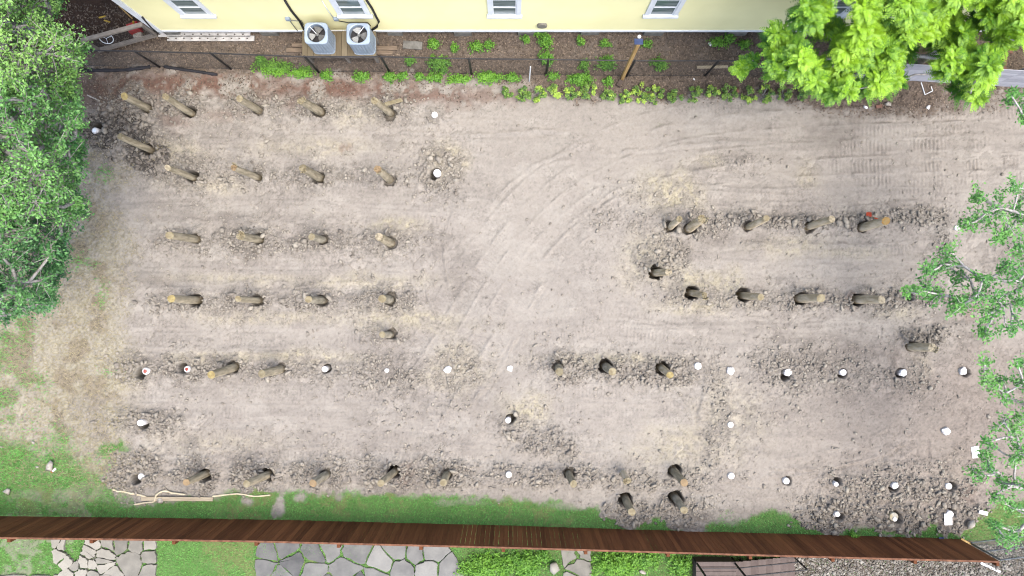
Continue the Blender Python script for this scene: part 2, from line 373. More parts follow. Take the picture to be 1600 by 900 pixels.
# dug clods (x, y, rx, ry, strength, dampness)
SPOIL = [(210,165,58,24,.9,.6),(290,165,42,22,.9,.5),(400,165,52,20,.8,.3),(500,168,52,17,.8,.3),(610,168,50,20,.7,.2),(680,180,22,13,.6,.7),
 (195,205,72,40,1,.85),(240,240,32,28,1,.9),(300,272,50,26,.8,.4),(390,275,60,18,.7,.3),(490,278,62,18,.8,.4),(590,275,50,16,.6,.3),(685,265,34,34,.8,.3),
 (295,376,48,18,.7,.35),(390,377,60,22,.9,.4),(500,378,62,20,.9,.4),(600,380,42,18,.7,.4),(650,372,40,9,.4,.5),
 (285,470,60,16,.7,.3),(390,470,60,16,.8,.3),(480,470,60,17,.9,.3),(590,468,50,17,.8,.3),(640,468,18,14,.8,.2),(600,527,36,16,.7,.3),
 (220,578,34,20,.95,.55),(290,578,42,20,.95,.5),(350,578,50,18,.8,.4),(430,580,52,16,.7,.4),(510,580,40,16,.6,.2),(612,582,52,32,.7,.3),(715,578,40,36,.6,.15),
 (890,575,46,22,.9,.35),(960,578,50,20,.9,.4),(1040,578,58,22,.9,.4),(1110,592,30,28,.6,.4),(1240,578,58,34,.7,.5),(1330,580,50,32,.55,.4),(1420,590,44,28,.5,.45),(1250,600,40,20,.5,.6),
 (235,658,50,20,.9,.5),(800,668,32,20,.7,.3),(850,690,48,24,.8,.35),(215,735,50,32,1,.5),(310,740,44,26,1,.5),(400,738,42,26,1,.6),(505,740,52,24,.9,.45),(610,740,56,24,.9,.4),
 (700,740,44,24,1,.5),(800,742,40,18,.8,.35),(855,742,40,18,.85,.35),(905,742,40,18,.8,.4),(990,748,52,16,.7,.4),(1075,748,50,18,.6,.4),
 (985,800,40,20,.9,.5),(1065,798,46,26,.8,.6),(1310,803,52,30,.95,.6),(1400,805,58,32,.95,.65),(1490,803,48,30,.95,.65),(1330,755,50,22,.8,.55),(1400,765,62,24,.85,.55),(1480,765,52,26,.8,.5),(1420,730,80,14,.5,.5),
 (1075,350,44,20,.8,.45),(1160,345,50,13,.9,.35),(1250,347,62,13,1,.4),(1340,347,62,13,1,.4),(1430,342,50,16,.8,.3),(1472,375,14,42,.7,.4),
 (1085,462,52,16,.6,.25),(1180,468,62,15,.7,.35),(1270,468,60,17,.85,.35),(1370,468,62,18,.9,.45),(1440,468,44,14,.7,.5),(1035,398,46,30,.75,.3),(1000,350,34,20,.35,.15),(950,340,36,20,.4,.15),(1440,530,42,22,1,.7),
 (1170,335,26,8,.5,.2),(1130,640,16,40,.5,.35),(1114,700,10,40,.5,.3),(1150,745,20,8,.4,.2),(1200,590,40,14,.4,.5),(1000,300,60,14,.25,.1),(1150,252,34,12,.4,.05),(760,745,30,14,.5,.3),(700,300,34,20,.3,.1)]
CREAM = [(1050,300,44,30,.9),(1010,400,44,40,.6),(1095,440,60,22,.8),(1090,478,60,14,.7),(640,500,80,18,.8),(430,495,110,12,.6),(620,352,40,12,.9),(820,640,34,26,.9),(455,557,90,10,.8),(330,560,60,10,.7),
 (715,575,44,40,.7),(560,440,120,12,.5),(330,290,60,14,.5),(700,245,30,26,.8),(560,175,60,20,.5),(960,560,90,8,.7),(1060,700,60,40,.6),(1500,740,30,30,.6),(1130,650,60,60,.4),(1440,575,22,30,.6),
 (1230,385,60,14,.6),(1330,395,60,10,.5),(380,435,150,8,.5),(280,240,44,16,.5),(500,230,80,14,.5),(330,690,100,16,.35),(1260,280,18,20,.5),(1110,250,22,14,.6),(1410,490,40,12,.5),(205,600,30,60,.4)]
DARKP = [(1300,215,34,22,.9),(1118,367,22,14,1),(720,440,26,40,.6),(690,380,36,20,.5),(740,300,60,20,.25),(780,640,40,30,.5),(760,600,60,30,.35),(1420,470,60,10,.6),(1500,500,50,60,.45),(1580,400,40,40,.7),
 (1520,640,60,50,.5),(1400,640,110,40,.4),(1250,650,110,34,.35),(1345,545,60,18,1),(1400,560,16,26,1),(1425,600,22,22,.9),(1280,560,34,24,.9),(1320,620,50,20,.7),(622,580,14,16,.9),(590,570,12,12,.7),(700,600,16,16,.5),(690,240,12,10,.9),
 (1540,220,90,14,.3),(1440,240,90,16,.3),(1200,370,30,10,.4),(340,210,60,10,.35),(330,340,120,7,.5),(560,300,120,7,.35),(250,440,60,8,.5),(320,560,90,6,.5),(460,730,30,10,.3),(840,230,80,20,.2),(1170,520,50,14,.35)]
REDP = [(290,131,200,23,1),(520,138,160,18,1),(660,150,110,16,.8),(740,150,80,18,.6),(180,138,75,30,1),(400,150,40,12,.7),(460,160,20,18,.6),(350,180,40,12,.35),(270,190,30,20,.5),(540,232,10,8,.7),(1330,468,9,16,.8),(635,740,14,18,.6),(1510,770,16,18,.5),(1520,480,26,20,.5),(165,155,40,20,.7),(180,190,24,20,.5),(700,165,12,16,.4)]

# ------------------------------------------------------------------ the ground: one sheet out to the horizon
def axis(lo, hi, step, far):
    a = np.arange(lo, hi + step / 2, step); g = []
    d = step
    x = hi
    while x < far: d *= 1.35; x += d; g.append(x)
    g = np.array(g); lo_g = lo - (g - hi)
    return np.concatenate([lo_g[::-1], a, g]).astype(np.float32)
AX = axis(-18.2, 18.2, .026, 900.); AY = axis(-10.4, 10.4, .026, 900.)
X, Y = np.meshgrid(AX, AY)
GX = 800 + X * F / H; GY = 450 - Y * F / H          # plan units of every ground vertex
inner = (np.abs(X) < 18.3) & (np.abs(Y) < 10.5)

n1 = fbm(X * .45, Y * .45, 4, 0); n2 = fbm(X * 1.7, Y * 1.7, 4, 1); n3 = fbm(X * 6, Y * 6, 3, 2); n4 = fbm(X * 17, Y * 17, 2, 3)
aniso = fbm(X * .55, Y * 4.2, 4, 4)
wob = n2 * 10 + n3 * 6

def ell(tab, k=4, soft=.45, wv=.35):
    out = np.zeros(X.shape, np.float32)
    for e in tab:
        cx, cy, rx, ry = e[:4]
        x0, x1 = (cx - rx * 2.2 - 800) * H / F, (cx + rx * 2.2 - 800) * H / F
        y0, y1 = (450 - cy - ry * 2.2) * H / F, (450 - cy + ry * 2.2) * H / F
        i0, i1 = np.searchsorted(AX, (x0, x1)); j0, j1 = np.searchsorted(AY, (y0, y1)); s = (slice(j0, j1), slice(i0, i1))
        d = np.sqrt(((GX[s] - cx) / rx) ** 2 + ((GY[s] - cy) / ry) ** 2) + wv * n2[s] + .22 * n3[s]
        out[s] = np.maximum(out[s], e[k] * (1 - sstep(1 - soft, 1 + soft, d)))
    return out
spoil = ell(SPOIL); damp = np.minimum(ell([(a, b, c, d, e * f) for a, b, c, d, e, f in SPOIL], wv=.45), 1)
cream = ell(CREAM, soft=.7, wv=.6); darkp = ell(DARKP, soft=.8, wv=.5); redp = ell(REDP, soft=.6, wv=.6)

def curve(xs, ys): return np.interp(GX, xs, ys)
# lawn along the brown fence
top = curve([-400, 0, 60, 110, 140, 185, 215, 340, 370, 440, 520, 600, 680, 760, 850, 930, 955, 985, 1015, 1030, 1050, 1090, 1115, 1140, 1165, 1200, 1240, 1272, 1290, 1330, 1400, 1440, 1520, 1640, 2000],
            [600, 672, 682, 694, 716, 762, 786, 776, 766, 766, 773, 770, 773, 780, 783, 791, 806, 832, 806, 800, 830, 838, 812, 799, 812, 796, 802, 804, 842, 830, 820, 812, 800, 770, 700])
lf = 1 - sstep(150, 230, GX)
lawn = sstep(-5 - 22 * lf, 6 + 26 * lf, GY - top + wob * (.55 + 1.5 * lf) + n1 * 22 * lf)
patch = ell([(183, 705, 22, 16, 1), (160, 735, 12, 10, .0)], soft=.35)
lawn = np.maximum(lawn, patch)
bald = ell([(388, 783, 9, 7, 1), (438, 790, 7, 14, 1), (430, 800, 4, 10, .9), (150, 728, 14, 10, .8), (80, 732, 10, 8, .7), (1140, 806, 34, 10, .9), (90, 775, 60, 10, .5), (880, 790, 30, 6, .5), (720, 785, 40, 5, .4), (470, 778, 10, 8, .9), (530, 776, 8, 6, .8)], soft=.5)
lawn = lawn * (1 - bald) * (1 - sstep(.25, .55, spoil) * (GX < 2000))
fence_y = curve([-400, 0, 400, 800, 1200, 1497, 2000], [800, 807, 812, 822, 834, 842, 856])
south = sstep(-1, 2, GY - fence_y)
gravel_s = south * sstep(1225, 1245, GX + wob)
scrub_s = south * sstep(715, 735, GX + wob) * (1 - sstep(1225, 1245, GX + wob))
lawn = np.where(south > .5, 1 - gravel_s * .75, lawn)
thin = np.clip(.5 + n1 * .8 + n3 * .35, 0, 1)                     # how thin the grass stands
# dry grass on the left
sx = curve([0, 2000], [0, 0]); edge = np.interp(GY, [200, 300, 340, 420, 520, 600, 680, 720, 740], [135, 150, 190, 195, 190, 195, 190, 205, 180])
straw = (1 - sstep(-34, 34, GX - edge + wob * 1.7)) * sstep(225, 300, GY + wob) * (1 - south)
straw = np.maximum(straw, .6 * ell([(165, 280, 40, 26, 1), (140, 250, 30, 26, 1), (250, 230, 20, 16, .8)], soft=.6))
wild = (1 - sstep(-60, 70, GX - np.interp(GY, [300, 480, 560, 640, 690], [60, 10, -20, 15, 100]) + n1 * 45 + wob)) * sstep(420, 520, GY + wob) * (1 - south)
wild = np.maximum(wild, ell([(165, 272, 14, 12, .8), (160, 460, 10, 22, .6), (170, 575, 22, 8, .7), (130, 410, 22, 14, .5), (140, 715, 40, 14, .5), (1018, 193, 14, 6, .5), (30, 650, 40, 30, .6), (60, 600, 20, 30, .4)], soft=.7))
# mulch under the house wall, red brown strip
my = np.interp(GX, [-400, 110, 200, 440, 560, 800, 900, 1260, 1330, 1450, 1480, 2000], [112, 112, 110, 110, 118, 118, 150, 152, 172, 176, 140, 140])
mulch = (1 - sstep(-12, 14, GY - my + wob * .9))
deep = mulch * (1 - sstep(-30, 40, GX - np.interp(GY, [0, 30, 62, 90], [190, 215, 240, 120]) + wob)) * (1 - sstep(70, 110, GY + wob))
grey_m = mulch * sstep(110, 88, GY)                                # dustier between the fence and the wall
brownr = ell([(1450, 160, 130, 16, .7), (1330, 160, 60, 20, .8), (150, 140, 60, 30, .6)], soft=.7)
rightdark = sstep(1120, 1500, GX) * sstep(480, 600, GY) * (1 - south)

# ---- colour of the dry surface
halo = ell([(a, b, c * 1.5, d * 1.9, min(1, e + .1)) for a, b, c, d, e, f in SPOIL], soft=.8, wv=.6)
rows0 = (1 - sstep(640, 760, GX)) + sstep(980, 1060, GX)
main = ncol(200, 190, 182); C = np.empty(X.shape + (3,), np.float32); C[:] = main
def blend(c, m): C[:] = C + (np.asarray(c, np.float32) - C) * np.clip(m, 0, 1)[..., None]
blend(ncol(194, 184, 177), sstep(-.1, .5, n1) * .7)
blend(ncol(188, 178, 171), sstep(.05, .45, n2 + .4 * n3) * (.2 + .5 * rows0 + .5 * halo) * .8)
blend(ncol(210, 201, 193), sstep(.05, .55, fbm(X * .9, Y * 1.6, 4, 5)) * .5)
rows = (1 - sstep(700, 800, GX)) + sstep(1000, 1080, GX)
blend(ncol(176, 167, 161), sstep(.2, .65, aniso) * .4 * (.25 + .75 * rows))
blend(ncol(219, 207, 180), cream * (.35 + .65 * sstep(-.2, .2, n3 + .5 * n2)) * .95)
blend(ncol(168, 158, 152), sstep(.15, .6, fbm(X * 1.1, Y * 2.6, 4, 2)) * (.3 + .7 * halo) * rows * .6)
blend(ncol(152, 142, 136), darkp * (.6 + .4 * sstep(-.3, .3, n2)) * .8)
blend(ncol(182, 167, 158), rightdark * .7)
blend(ncol(206, 197, 175), straw * .8 * (.45 + .45 * sstep(-.5, .3, n3)))
blend(ncol(164, 148, 128), straw * sstep(.05, .5, n2) * .7); blend(ncol(178, 168, 160), straw * sstep(.1, .5, n1 + .5 * n2) * .6)
blend(ncol(140, 150, 100), wild * sstep(-.1, .5, n2 + n3 * .5) * .8)
blend(ncol(148, 117, 105), redp * sstep(-.75, .1, n2 + .5 * n3))
blend(ncol(118, 98, 86), brownr * .8)
blend(ncol(134, 119, 110), mulch * .95); blend(ncol(150, 138, 131), grey_m * sstep(-.2, .4, n2) * .6)
blend(ncol(72, 56, 48), deep * .95)
blend(ncol(168, 160, 154), spoil * .5); blend(ncol(132, 124, 119), damp ** 1.5 * spoil * sstep(-.4, .4, n2) * .8); blend(ncol(104, 99, 97), sstep(.62, .85, damp) * .8)
blend(ncol(112, 156, 80), lawn * .92 * (1 - .5 * lf * sstep(-.2, .4, n2 + .5 * n3))); blend(ncol(150, 150, 104), lawn * sstep(.75, 1.0, thin) * .6)
blend(ncol(122, 110, 98), gravel_s * .8); blend(ncol(110, 116, 76), scrub_s * .5)
out_y = (GY > 960) | (GX < -90) | (GX > 1690) | (GY < -60)
blend(ncol(110, 140, 80), out_y * .6)
del out_y
spk = fbm(X * 23, Y * 23, 2, 5)
rough_m = np.clip(.25 + .55 * halo + spoil + .8 * cream + .5 * straw + mulch + np.clip(n2, 0, 1) * .7 + .3 * rightdark, 0, 1.2)
C *= (1 + (.02 + .06 * rough_m) * n3 + (.02 + .06 * rough_m) * n4)[..., None] * (1 - (.04 + .22 * rough_m) * sstep(.42, .8, spk) * (1 - lawn))[..., None] * (1 + .10 * rough_m * sstep(.45, .8, -spk))[..., None]

# ---- relief
bare = (1 - lawn) * (1 - mulch) * (1 - .6 * straw)
Z = .05 * n1 + .012 * n2 + (.002 + .005 * rough_m) * n3 + (.001 + .003 * rough_m) * n4
Z = Z + bare * (.25 + .75 * rows) * (.014 * aniso + .006 * fbm(X * 1.3, Y * 9, 3, 1))
Z = Z + straw * .012 * n4 + mulch * .010 * n4
# cracked crusts
f1, f2, cid = worley(X * 3.1 + .5 * n2 + .3 * n3, Y * 3.6 + .35 * n3, 1)
crust = bare * np.clip(sstep(-.05, .4, fbm(X * .8, Y * .8, 3, 3)) * (.25 + .75 * rows) + halo * .9, 0, 1) * (1 - spoil)
C *= (1 + crust * .10 * cid)[..., None]
Z = Z - crust * .022 * (1 - sstep(.0, .10, f2 - f1)); C *= (1 - .20 * crust * (1 - sstep(0, .06, f2 - f1)))[..., None]
# clods
g1, g2, gid = worley(X * 6.2 + .3 * n3, Y * 6.2 + .3 * n4, 2)
h1, h2, hid = worley(X * 13 + .3 * n4, Y * 13 + .3 * n3, 3)
Z = Z + .05 * halo + spoil * (.04 + .08 * sstep(0, .45, g2 - g1) * (.6 + .6 * gid) + .035 * sstep(0, .45, h2 - h1) * (1 + .6 * hid) + .03 * n2)
C *= (1 + spoil * .14 * gid + spoil * .10 * hid)[..., None]
del f1, f2, cid, g1, g2, h1, h2, gid, hid
# machine tracks: (points, half width, bar pitch, depth)
def smooth(pts, n=10):
    p = [np.array(q, float) for q in pts]; p = [2 * p[0] - p[1]] + p + [2 * p[-1] - p[-2]]; out = []
    for i in range(1, len(p) - 2):
        for t in np.linspace(0, 1, n, endpoint=False):
            a, b, c, d = p[i - 1:i + 3]
            out.append(.5 * (2 * b + (c - a) * t + (2 * a - 5 * b + 4 * c - d) * t ** 2 + (3 * b - a - 3 * c + d) * t ** 3))
    out.append(p[-2]); return np.array(out)
def offset(pts, d):
    t = np.gradient(pts, axis=0); t /= np.linalg.norm(t, axis=1)[:, None]
    return pts + np.stack([-t[:, 1], t[:, 0]], 1) * d
def track(line, hw=10., pitch=5.2, depth=.013, fade=1.0):
    global Z
    seg = np.diff(line, axis=0); L = np.linalg.norm(seg, axis=1); S = np.concatenate([[0], np.cumsum(L)])
    for i in range(len(seg)):
        a = line[i]; u = seg[i] / L[i]; m = hw * 1.7
        lo = np.minimum(line[i], line[i + 1]) - m; hi = np.maximum(line[i], line[i + 1]) + m
        i0, i1 = np.searchsorted(AX, ((lo[0] - 800) * H / F, (hi[0] - 800) * H / F))
        j0, j1 = np.searchsorted(AY, ((450 - hi[1]) * H / F, (450 - lo[1]) * H / F)); s = (slice(j0, j1), slice(i0, i1))
        dx = GX[s] - a[0]; dy = GY[s] - a[1]; al = dx * u[0] + dy * u[1]; ac = dx * -u[1] + dy * u[0]
        on = ((al >= 0) & (al < L[i])).astype(np.float32)
        w = on * (1 - sstep(hw * .8, hw * 1.05, np.abs(ac + n3[s] * 1.5))) * fade * np.clip(.75 + n2[s] * 1.1, 0, 1) * (1 - .9 * spoil[s]) * (1 - lawn[s]) * (1 - mulch[s])
        bars = np.abs(((S[i] + al) / pitch) % 1 - .5) * 2
        w = w * np.clip(.5 + 1.3 * n1[s] + .9 * n2[s], .12, 1)
        Z[s] += w * .75 * (1.7 * depth * sstep(.12, .62, bars) - depth)
        Z[s] += on * fade * .028 * np.exp(-((np.abs(ac) - hw * 1.12) / 2.2) ** 2) * (1 - spoil[s]) * np.clip(.5 + n2[s], 0, 1)
diag = smooth([(655, 650), (720, 545), (790, 430), (870, 335), (970, 270), (1100, 232), (1300, 216), (1640, 205)])
for o, f in ((-60, .8), (-32, 1), (18, .9), (46, 1)): track(offset(diag, o), 11.5, 5.8, .014, f)
def ridge(pts, w=3.2, h=.042):
    global Z
    line = smooth(pts, 12); seg = np.diff(line, axis=0); L = np.linalg.norm(seg, axis=1)
    for i in range(len(seg)):
        a = line[i]; u = seg[i] / L[i]; m = w * 4; lo = np.minimum(a, line[i + 1]) - m; hi = np.maximum(a, line[i + 1]) + m
        i0, i1 = np.searchsorted(AX, ((lo[0] - 800) * H / F, (hi[0] - 800) * H / F)); j0, j1 = np.searchsorted(AY, ((450 - hi[1]) * H / F, (450 - lo[1]) * H / F)); s = (slice(j0, j1), slice(i0, i1))
        al = (GX[s] - a[0]) * u[0] + (GY[s] - a[1]) * u[1]; ac = (GX[s] - a[0]) * -u[1] + (GY[s] - a[1]) * u[0] + n2[s] * 3
        on = ((al >= 0) & (al < L[i])) * (1 - spoil[s]) * np.clip(.55 + n2[s] * .9 + n3[s] * .5, 0, 1.3) * math.sin(math.pi * (i + .5) / len(seg)) ** .5
        Z[s] += on * h * (np.exp(-(ac / w) ** 2) - .7 * np.exp(-((ac - w * 1.7) / w) ** 2))
for pts in ([(662, 410), (668, 460), (690, 510), (735, 545)], [(712, 320), (694, 380), (700, 440), (722, 480)], [(725, 650), (785, 570), (828, 480), (880, 400)], [(850, 258), (950, 240), (1080, 226), (1200, 220)],
            [(760, 330), (830, 262), (930, 222)], [(880, 360), (960, 300), (1040, 268)], [(1098, 610), (1092, 660), (1112, 715), (1160, 752)], [(1140, 610), (1140, 660), (1165, 700), (1230, 716)],
            [(1180, 735), (1300, 730), (1400, 700), (1450, 660)], [(1530, 360), (1518, 400), (1535, 445), (1580, 470)], [(1575, 380), (1590, 410), (1588, 440)], [(1300, 190), (1420, 186), (1560, 178)], [(1340, 255), (1450, 248), (1600, 232)],
            [(1480, 640), (1455, 690), (1460, 730)], [(1390, 690), (1385, 730), (1395, 760)], [(700, 215), (800, 208), (900, 205)], [(230, 345), (420, 342), (600, 345)], [(240, 440), (430, 444), (640, 440)], [(230, 545), (420, 552), (500, 548)], [(1080, 390), (1250, 382), (1400, 388)], [(1050, 500), (1200, 496), (1300, 500)]):
    ridge(pts)
for pts in ([(220, 322), (460, 318), (690, 330)], [(225, 424), (460, 420), (680, 424)], [(210, 516), (420, 518), (560, 515)], [(205, 626), (480, 630), (770, 632)],
            [(260, 700), (520, 694), (780, 702)], [(300, 214), (520, 208), (800, 215)], [(1060, 292), (1300, 300), (1600, 262)], [(1120, 402), (1300, 410), (1480, 400)],
            [(980, 512), (1200, 512), (1400, 500)], [(830, 622), (980, 628), (1110, 622)], [(850, 712), (980, 700), (1130, 712)], [(1150, 322), (1350, 318), (1500, 322)], [(830, 520), (950, 500), (1060, 512)]):
    ln = smooth(pts)
    for o in (-15, 15): track(offset(ln, o), 10, 5.8, .011, .75)
loop = smooth([(1150, 600), (1118, 640), (1118, 690), (1150, 730), (1230, 742), (1330, 720), (1400, 690), (1460, 640)])
for o in (-14, 14): track(offset(loop, o), 10, 5.8, .014, .9)
loop2 = smooth([(1560, 330), (1535, 380), (1540, 430), (1580, 460), (1640, 470)])
for o in (-12, 12): track(offset(loop2, o), 9, 5.8, .016, 1)
for yy in (205, 228, 262, 285): track(smooth([(1330, yy), (1480, yy - 4), (1640, yy - 10)]), 9, 6.2, .018, .9)
# holes round the piles and caps
def dig(cx, cy, r, depth):
    global Z
    x = (cx - 800) * H / F; y = (450 - cy) * H / F
    i0, i1 = np.searchsorted(AX, (x - r * 2, x + r * 2)); j0, j1 = np.searchsorted(AY, (y - r * 2, y + r * 2)); s = (slice(j0, j1), slice(i0, i1))
    d = np.hypot(X[s] - x, Y[s] - y) / r + .22 * n3[s] + .12 * n2[s]
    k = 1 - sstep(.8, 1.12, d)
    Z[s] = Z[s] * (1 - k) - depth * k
    C[s] *= (1 - .25 * k)[..., None]  # soil colour darkened inside the pit as well, its shade painted in
for tx, ty, bx, by, r, look, cut, dep, lab in PILES:
    q = random.Random(int(tx * 7 + ty)); 
    v = np.array([bx - 800, by - 450], float); v = -v / (np.linalg.norm(v) + 1e-6)
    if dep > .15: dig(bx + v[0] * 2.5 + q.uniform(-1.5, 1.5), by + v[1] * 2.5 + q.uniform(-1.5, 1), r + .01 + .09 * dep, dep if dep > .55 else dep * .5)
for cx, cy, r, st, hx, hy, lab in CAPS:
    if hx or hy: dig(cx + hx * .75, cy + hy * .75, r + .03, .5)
dig(1420, 464, .11, .5); dig(1446, 462, .10, .4)
def gz(x, y):
    i = np.clip(np.searchsorted(AX, x), 0, len(AX) - 1); j = np.clip(np.searchsorted(AY, y), 0, len(AY) - 1); return Z[j, i]
def samp(A, x, y):
    i = np.clip(np.searchsorted(AX, x), 0, len(AX) - 1); j = np.clip(np.searchsorted(AY, y), 0, len(AY) - 1); return A[j, i]
Z[~inner] *= .6
nx, ny = len(AX), len(AY)
idx = np.arange(nx * ny, dtype=np.int32).reshape(ny, nx)
quad = np.stack([idx[:-1, :-1], idx[:-1, 1:], idx[1:, 1:], idx[1:, :-1]], -1).reshape(-1, 4)
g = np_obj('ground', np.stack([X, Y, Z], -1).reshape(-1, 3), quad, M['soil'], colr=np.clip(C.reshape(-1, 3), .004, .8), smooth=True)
tag(g, kind='structure')
del quad, idx

# ------------------------------------------------------------------ loose stuff nobody could count
def pxy(px, py): return (px - 800) * H / F, (450 - py) * H / F
def ico():
    t = (1 + 5 ** .5) / 2
    v = np.array([(-1, t, 0), (1, t, 0), (-1, -t, 0), (1, -t, 0), (0, -1, t), (0, 1, t), (0, -1, -t), (0, 1, -t), (t, 0, -1), (t, 0, 1), (-t, 0, -1), (-t, 0, 1)], np.float32)
    f = np.array([(0, 11, 5), (0, 5, 1), (0, 1, 7), (0, 7, 10), (0, 10, 11), (1, 5, 9), (5, 11, 4), (11, 10, 2), (10, 7, 6), (7, 1, 8), (3, 9, 4), (3, 4, 2), (3, 2, 6), (3, 6, 8), (3, 8, 9), (4, 9, 5), (2, 4, 11), (6, 2, 10), (8, 6, 7), (9, 8, 1)], np.int32)
    return v / np.linalg.norm(v[0]), f
def stones(x, y, r, flat=.7, sink=.35):
    v, f = ico(); n = len(x)
    sc = np.stack([r * rng.uniform(.8, 1.6, n), r * rng.uniform(.5, 1.05, n), r * rng.uniform(.5, 1, n) * flat * 1.3], 1)
    V = v[None] * rng.uniform(.5, 1.4, (n, 12, 1)); V = V * sc[:, None]
    a = rng.uniform(0, 2 * np.pi, n); b = rng.normal(0, .35, n)
    ca, sa, cb, sb = np.cos(a)[:, None], np.sin(a)[:, None], np.cos(b)[:, None], np.sin(b)[:, None]
    vy, vz = V[..., 1] * cb - V[..., 2] * sb, V[..., 1] * sb + V[..., 2] * cb; vx = V[..., 0]
    V = np.stack([vx * ca - vy * sa, vx * sa + vy * ca, vz], -1)
    z = gz(x, y) + r * (1 - sink) * .6
    V += np.stack([x, y, z], -1)[:, None]
    Fc = f[None] + (np.arange(n) * 12)[:, None, None]
    return V.reshape(-1, 3), Fc.reshape(-1, 3)
def scatter(n, x0, x1, y0, y1, dens):
    px = rng.uniform(x0, x1, n); py = rng.uniform(y0, y1, n); x, y = pxy(px, py)
    k = rng.random(n) < dens(x, y); return x[k], y[k]
near = [(bx, by, r) for tx, ty, bx, by, r, *_ in PILES] + [(c[0] + c[4] * .6, c[1] + c[5] * .6, c[2] + .05) for c in CAPS]
near += [(1475, 808, .26), (1523, 706, .26), (1508, 815, .15)]
def clear_of(x, y, extra=.07):
    ok = np.ones(len(x), bool)
    for bx, by, r in near:
        hx, hy = pxy(bx, by); ok &= np.hypot(x - hx, y - hy) > r + extra
    return ok
x, y = scatter(125000, 110, 1560, 130, 845, lambda x, y: samp(spoil, x, y) ** 1.6 * .8 * (samp(Z, x, y) > -.12))
k = clear_of(x, y); x, y = x[k], y[k]
r = np.clip(rng.lognormal(math.log(.027), .5, len(x)), .013, .085) * (.75 + .5 * samp(spoil, x, y))
V, Fc = stones(x, y, r)
tint = np.repeat(np.clip(rng.normal(.62, .26, len(x)) - .40 * samp(damp, x, y) ** 1.3 + .04 - .3 * sstep(.65, .85, samp(damp, x, y)) + .25 * samp(cream, x, y), 0, 1), 12)
tag(np_obj('soil_clods', V, Fc, M['clod'], tint=tint), 'loose grey and tan clay clods heaped along the rows of piles', 'soil clods', kind='stuff')
x, y = scatter(120000, 130, 1600, 150, 800, lambda x, y: .30 * samp(bare, x, y) * np.clip(.02 + .25 * sstep(.1, .6, samp(n1, x, y)) + samp(cream, x, y) * .35 + 1.1 * samp(halo, x, y), 0.0, 1) * (samp(Z, x, y) > -.12))
k = clear_of(x, y); x, y = x[k], y[k]
V, Fc = stones(x, y, np.clip(rng.lognormal(math.log(.016), .55, len(x)), .007, .06))
tag(np_obj('soil_crumbs', V, Fc, M['clod'], tint=np.repeat(np.clip(rng.normal(.78, .22, len(x)), 0, 1), 12)), 'small dry soil crumbs strewn over the bare lot', 'soil crumbs', kind='stuff')

def blades(x, y, h, w, lean):
    n = len(x); z = gz(x, y) - .005; a = rng.uniform(0, 2 * np.pi, n)
    d = np.stack([np.cos(a), np.sin(a)], 1); p = np.stack([-d[:, 1], d[:, 0]], 1)
    V = np.empty((n, 3, 3), np.float32)
    V[:, 0, :2] = np.stack([x, y], 1) + p * w[:, None]; V[:, 1, :2] = np.stack([x, y], 1) - p * w[:, None]; V[:, :2, 2] = z[:, None]
    V[:, 2, :2] = np.stack([x, y], 1) + d * (h * lean)[:, None]; V[:, 2, 2] = z + h * np.sqrt(np.clip(1 - lean ** 2, .05, 1))
    return V.reshape(-1, 3), np.arange(n * 3, dtype=np.int32).reshape(-1, 3)
x, y = scatter(330000, -30, 1640, 560, 940, lambda x, y: np.clip(samp(lawn, x, y) * (1.2 - .55 * samp(thin, x, y)) * (1 - .75 * samp(lf, x, y) * sstep(-.25, .4, samp(n2, x, y) + .5 * samp(n3, x, y))), 0, 1) * (1 - .6 * samp(gravel_s, x, y)))
h = rng.uniform(.035, .085, len(x)); V, Fc = blades(x, y, h, h * .13, rng.uniform(.2, .85, len(x)))
t = np.repeat(np.clip(rng.normal(.5, .22, len(x)) + .3 * samp(south, x, y) + .3 * samp(n2, x, y), 0, 1), 3)
tag(np_obj('lawn_grass', V, Fc, M['grass'], tint=t), 'short green lawn grass on both sides of the brown fence', 'grass', kind='stuff')
x, y = scatter(120000, -30, 260, 200, 760, lambda x, y: samp(wild, x, y) * np.clip(.4 + samp(n2, x, y), .05, 1))
h = rng.uniform(.05, .13, len(x)); V, Fc = blades(x, y, h, h * .10, rng.uniform(.3, .9, len(x)))
tag(np_obj('wild_grass', V, Fc, M['grass'], tint=np.repeat(np.clip(rng.normal(.6, .25, len(x)), 0, 1), 3)), 'thin wild grass growing through the dry straw at the left edge', 'grass', kind='stuff')
x, y = scatter(60000, -30, 300, 200, 760, lambda x, y: samp(straw, x, y) * .5)
h = rng.uniform(.06, .16, len(x)); V, Fc = blades(x, y, h, h * .07, rng.uniform(.8, .985, len(x)))
tag(np_obj('dry_straw', V, Fc, M['straw'], tint=np.repeat(rng.random(len(x)), 3)), 'dry straw coloured grass lying along the left edge of the lot', 'straw', kind='stuff')

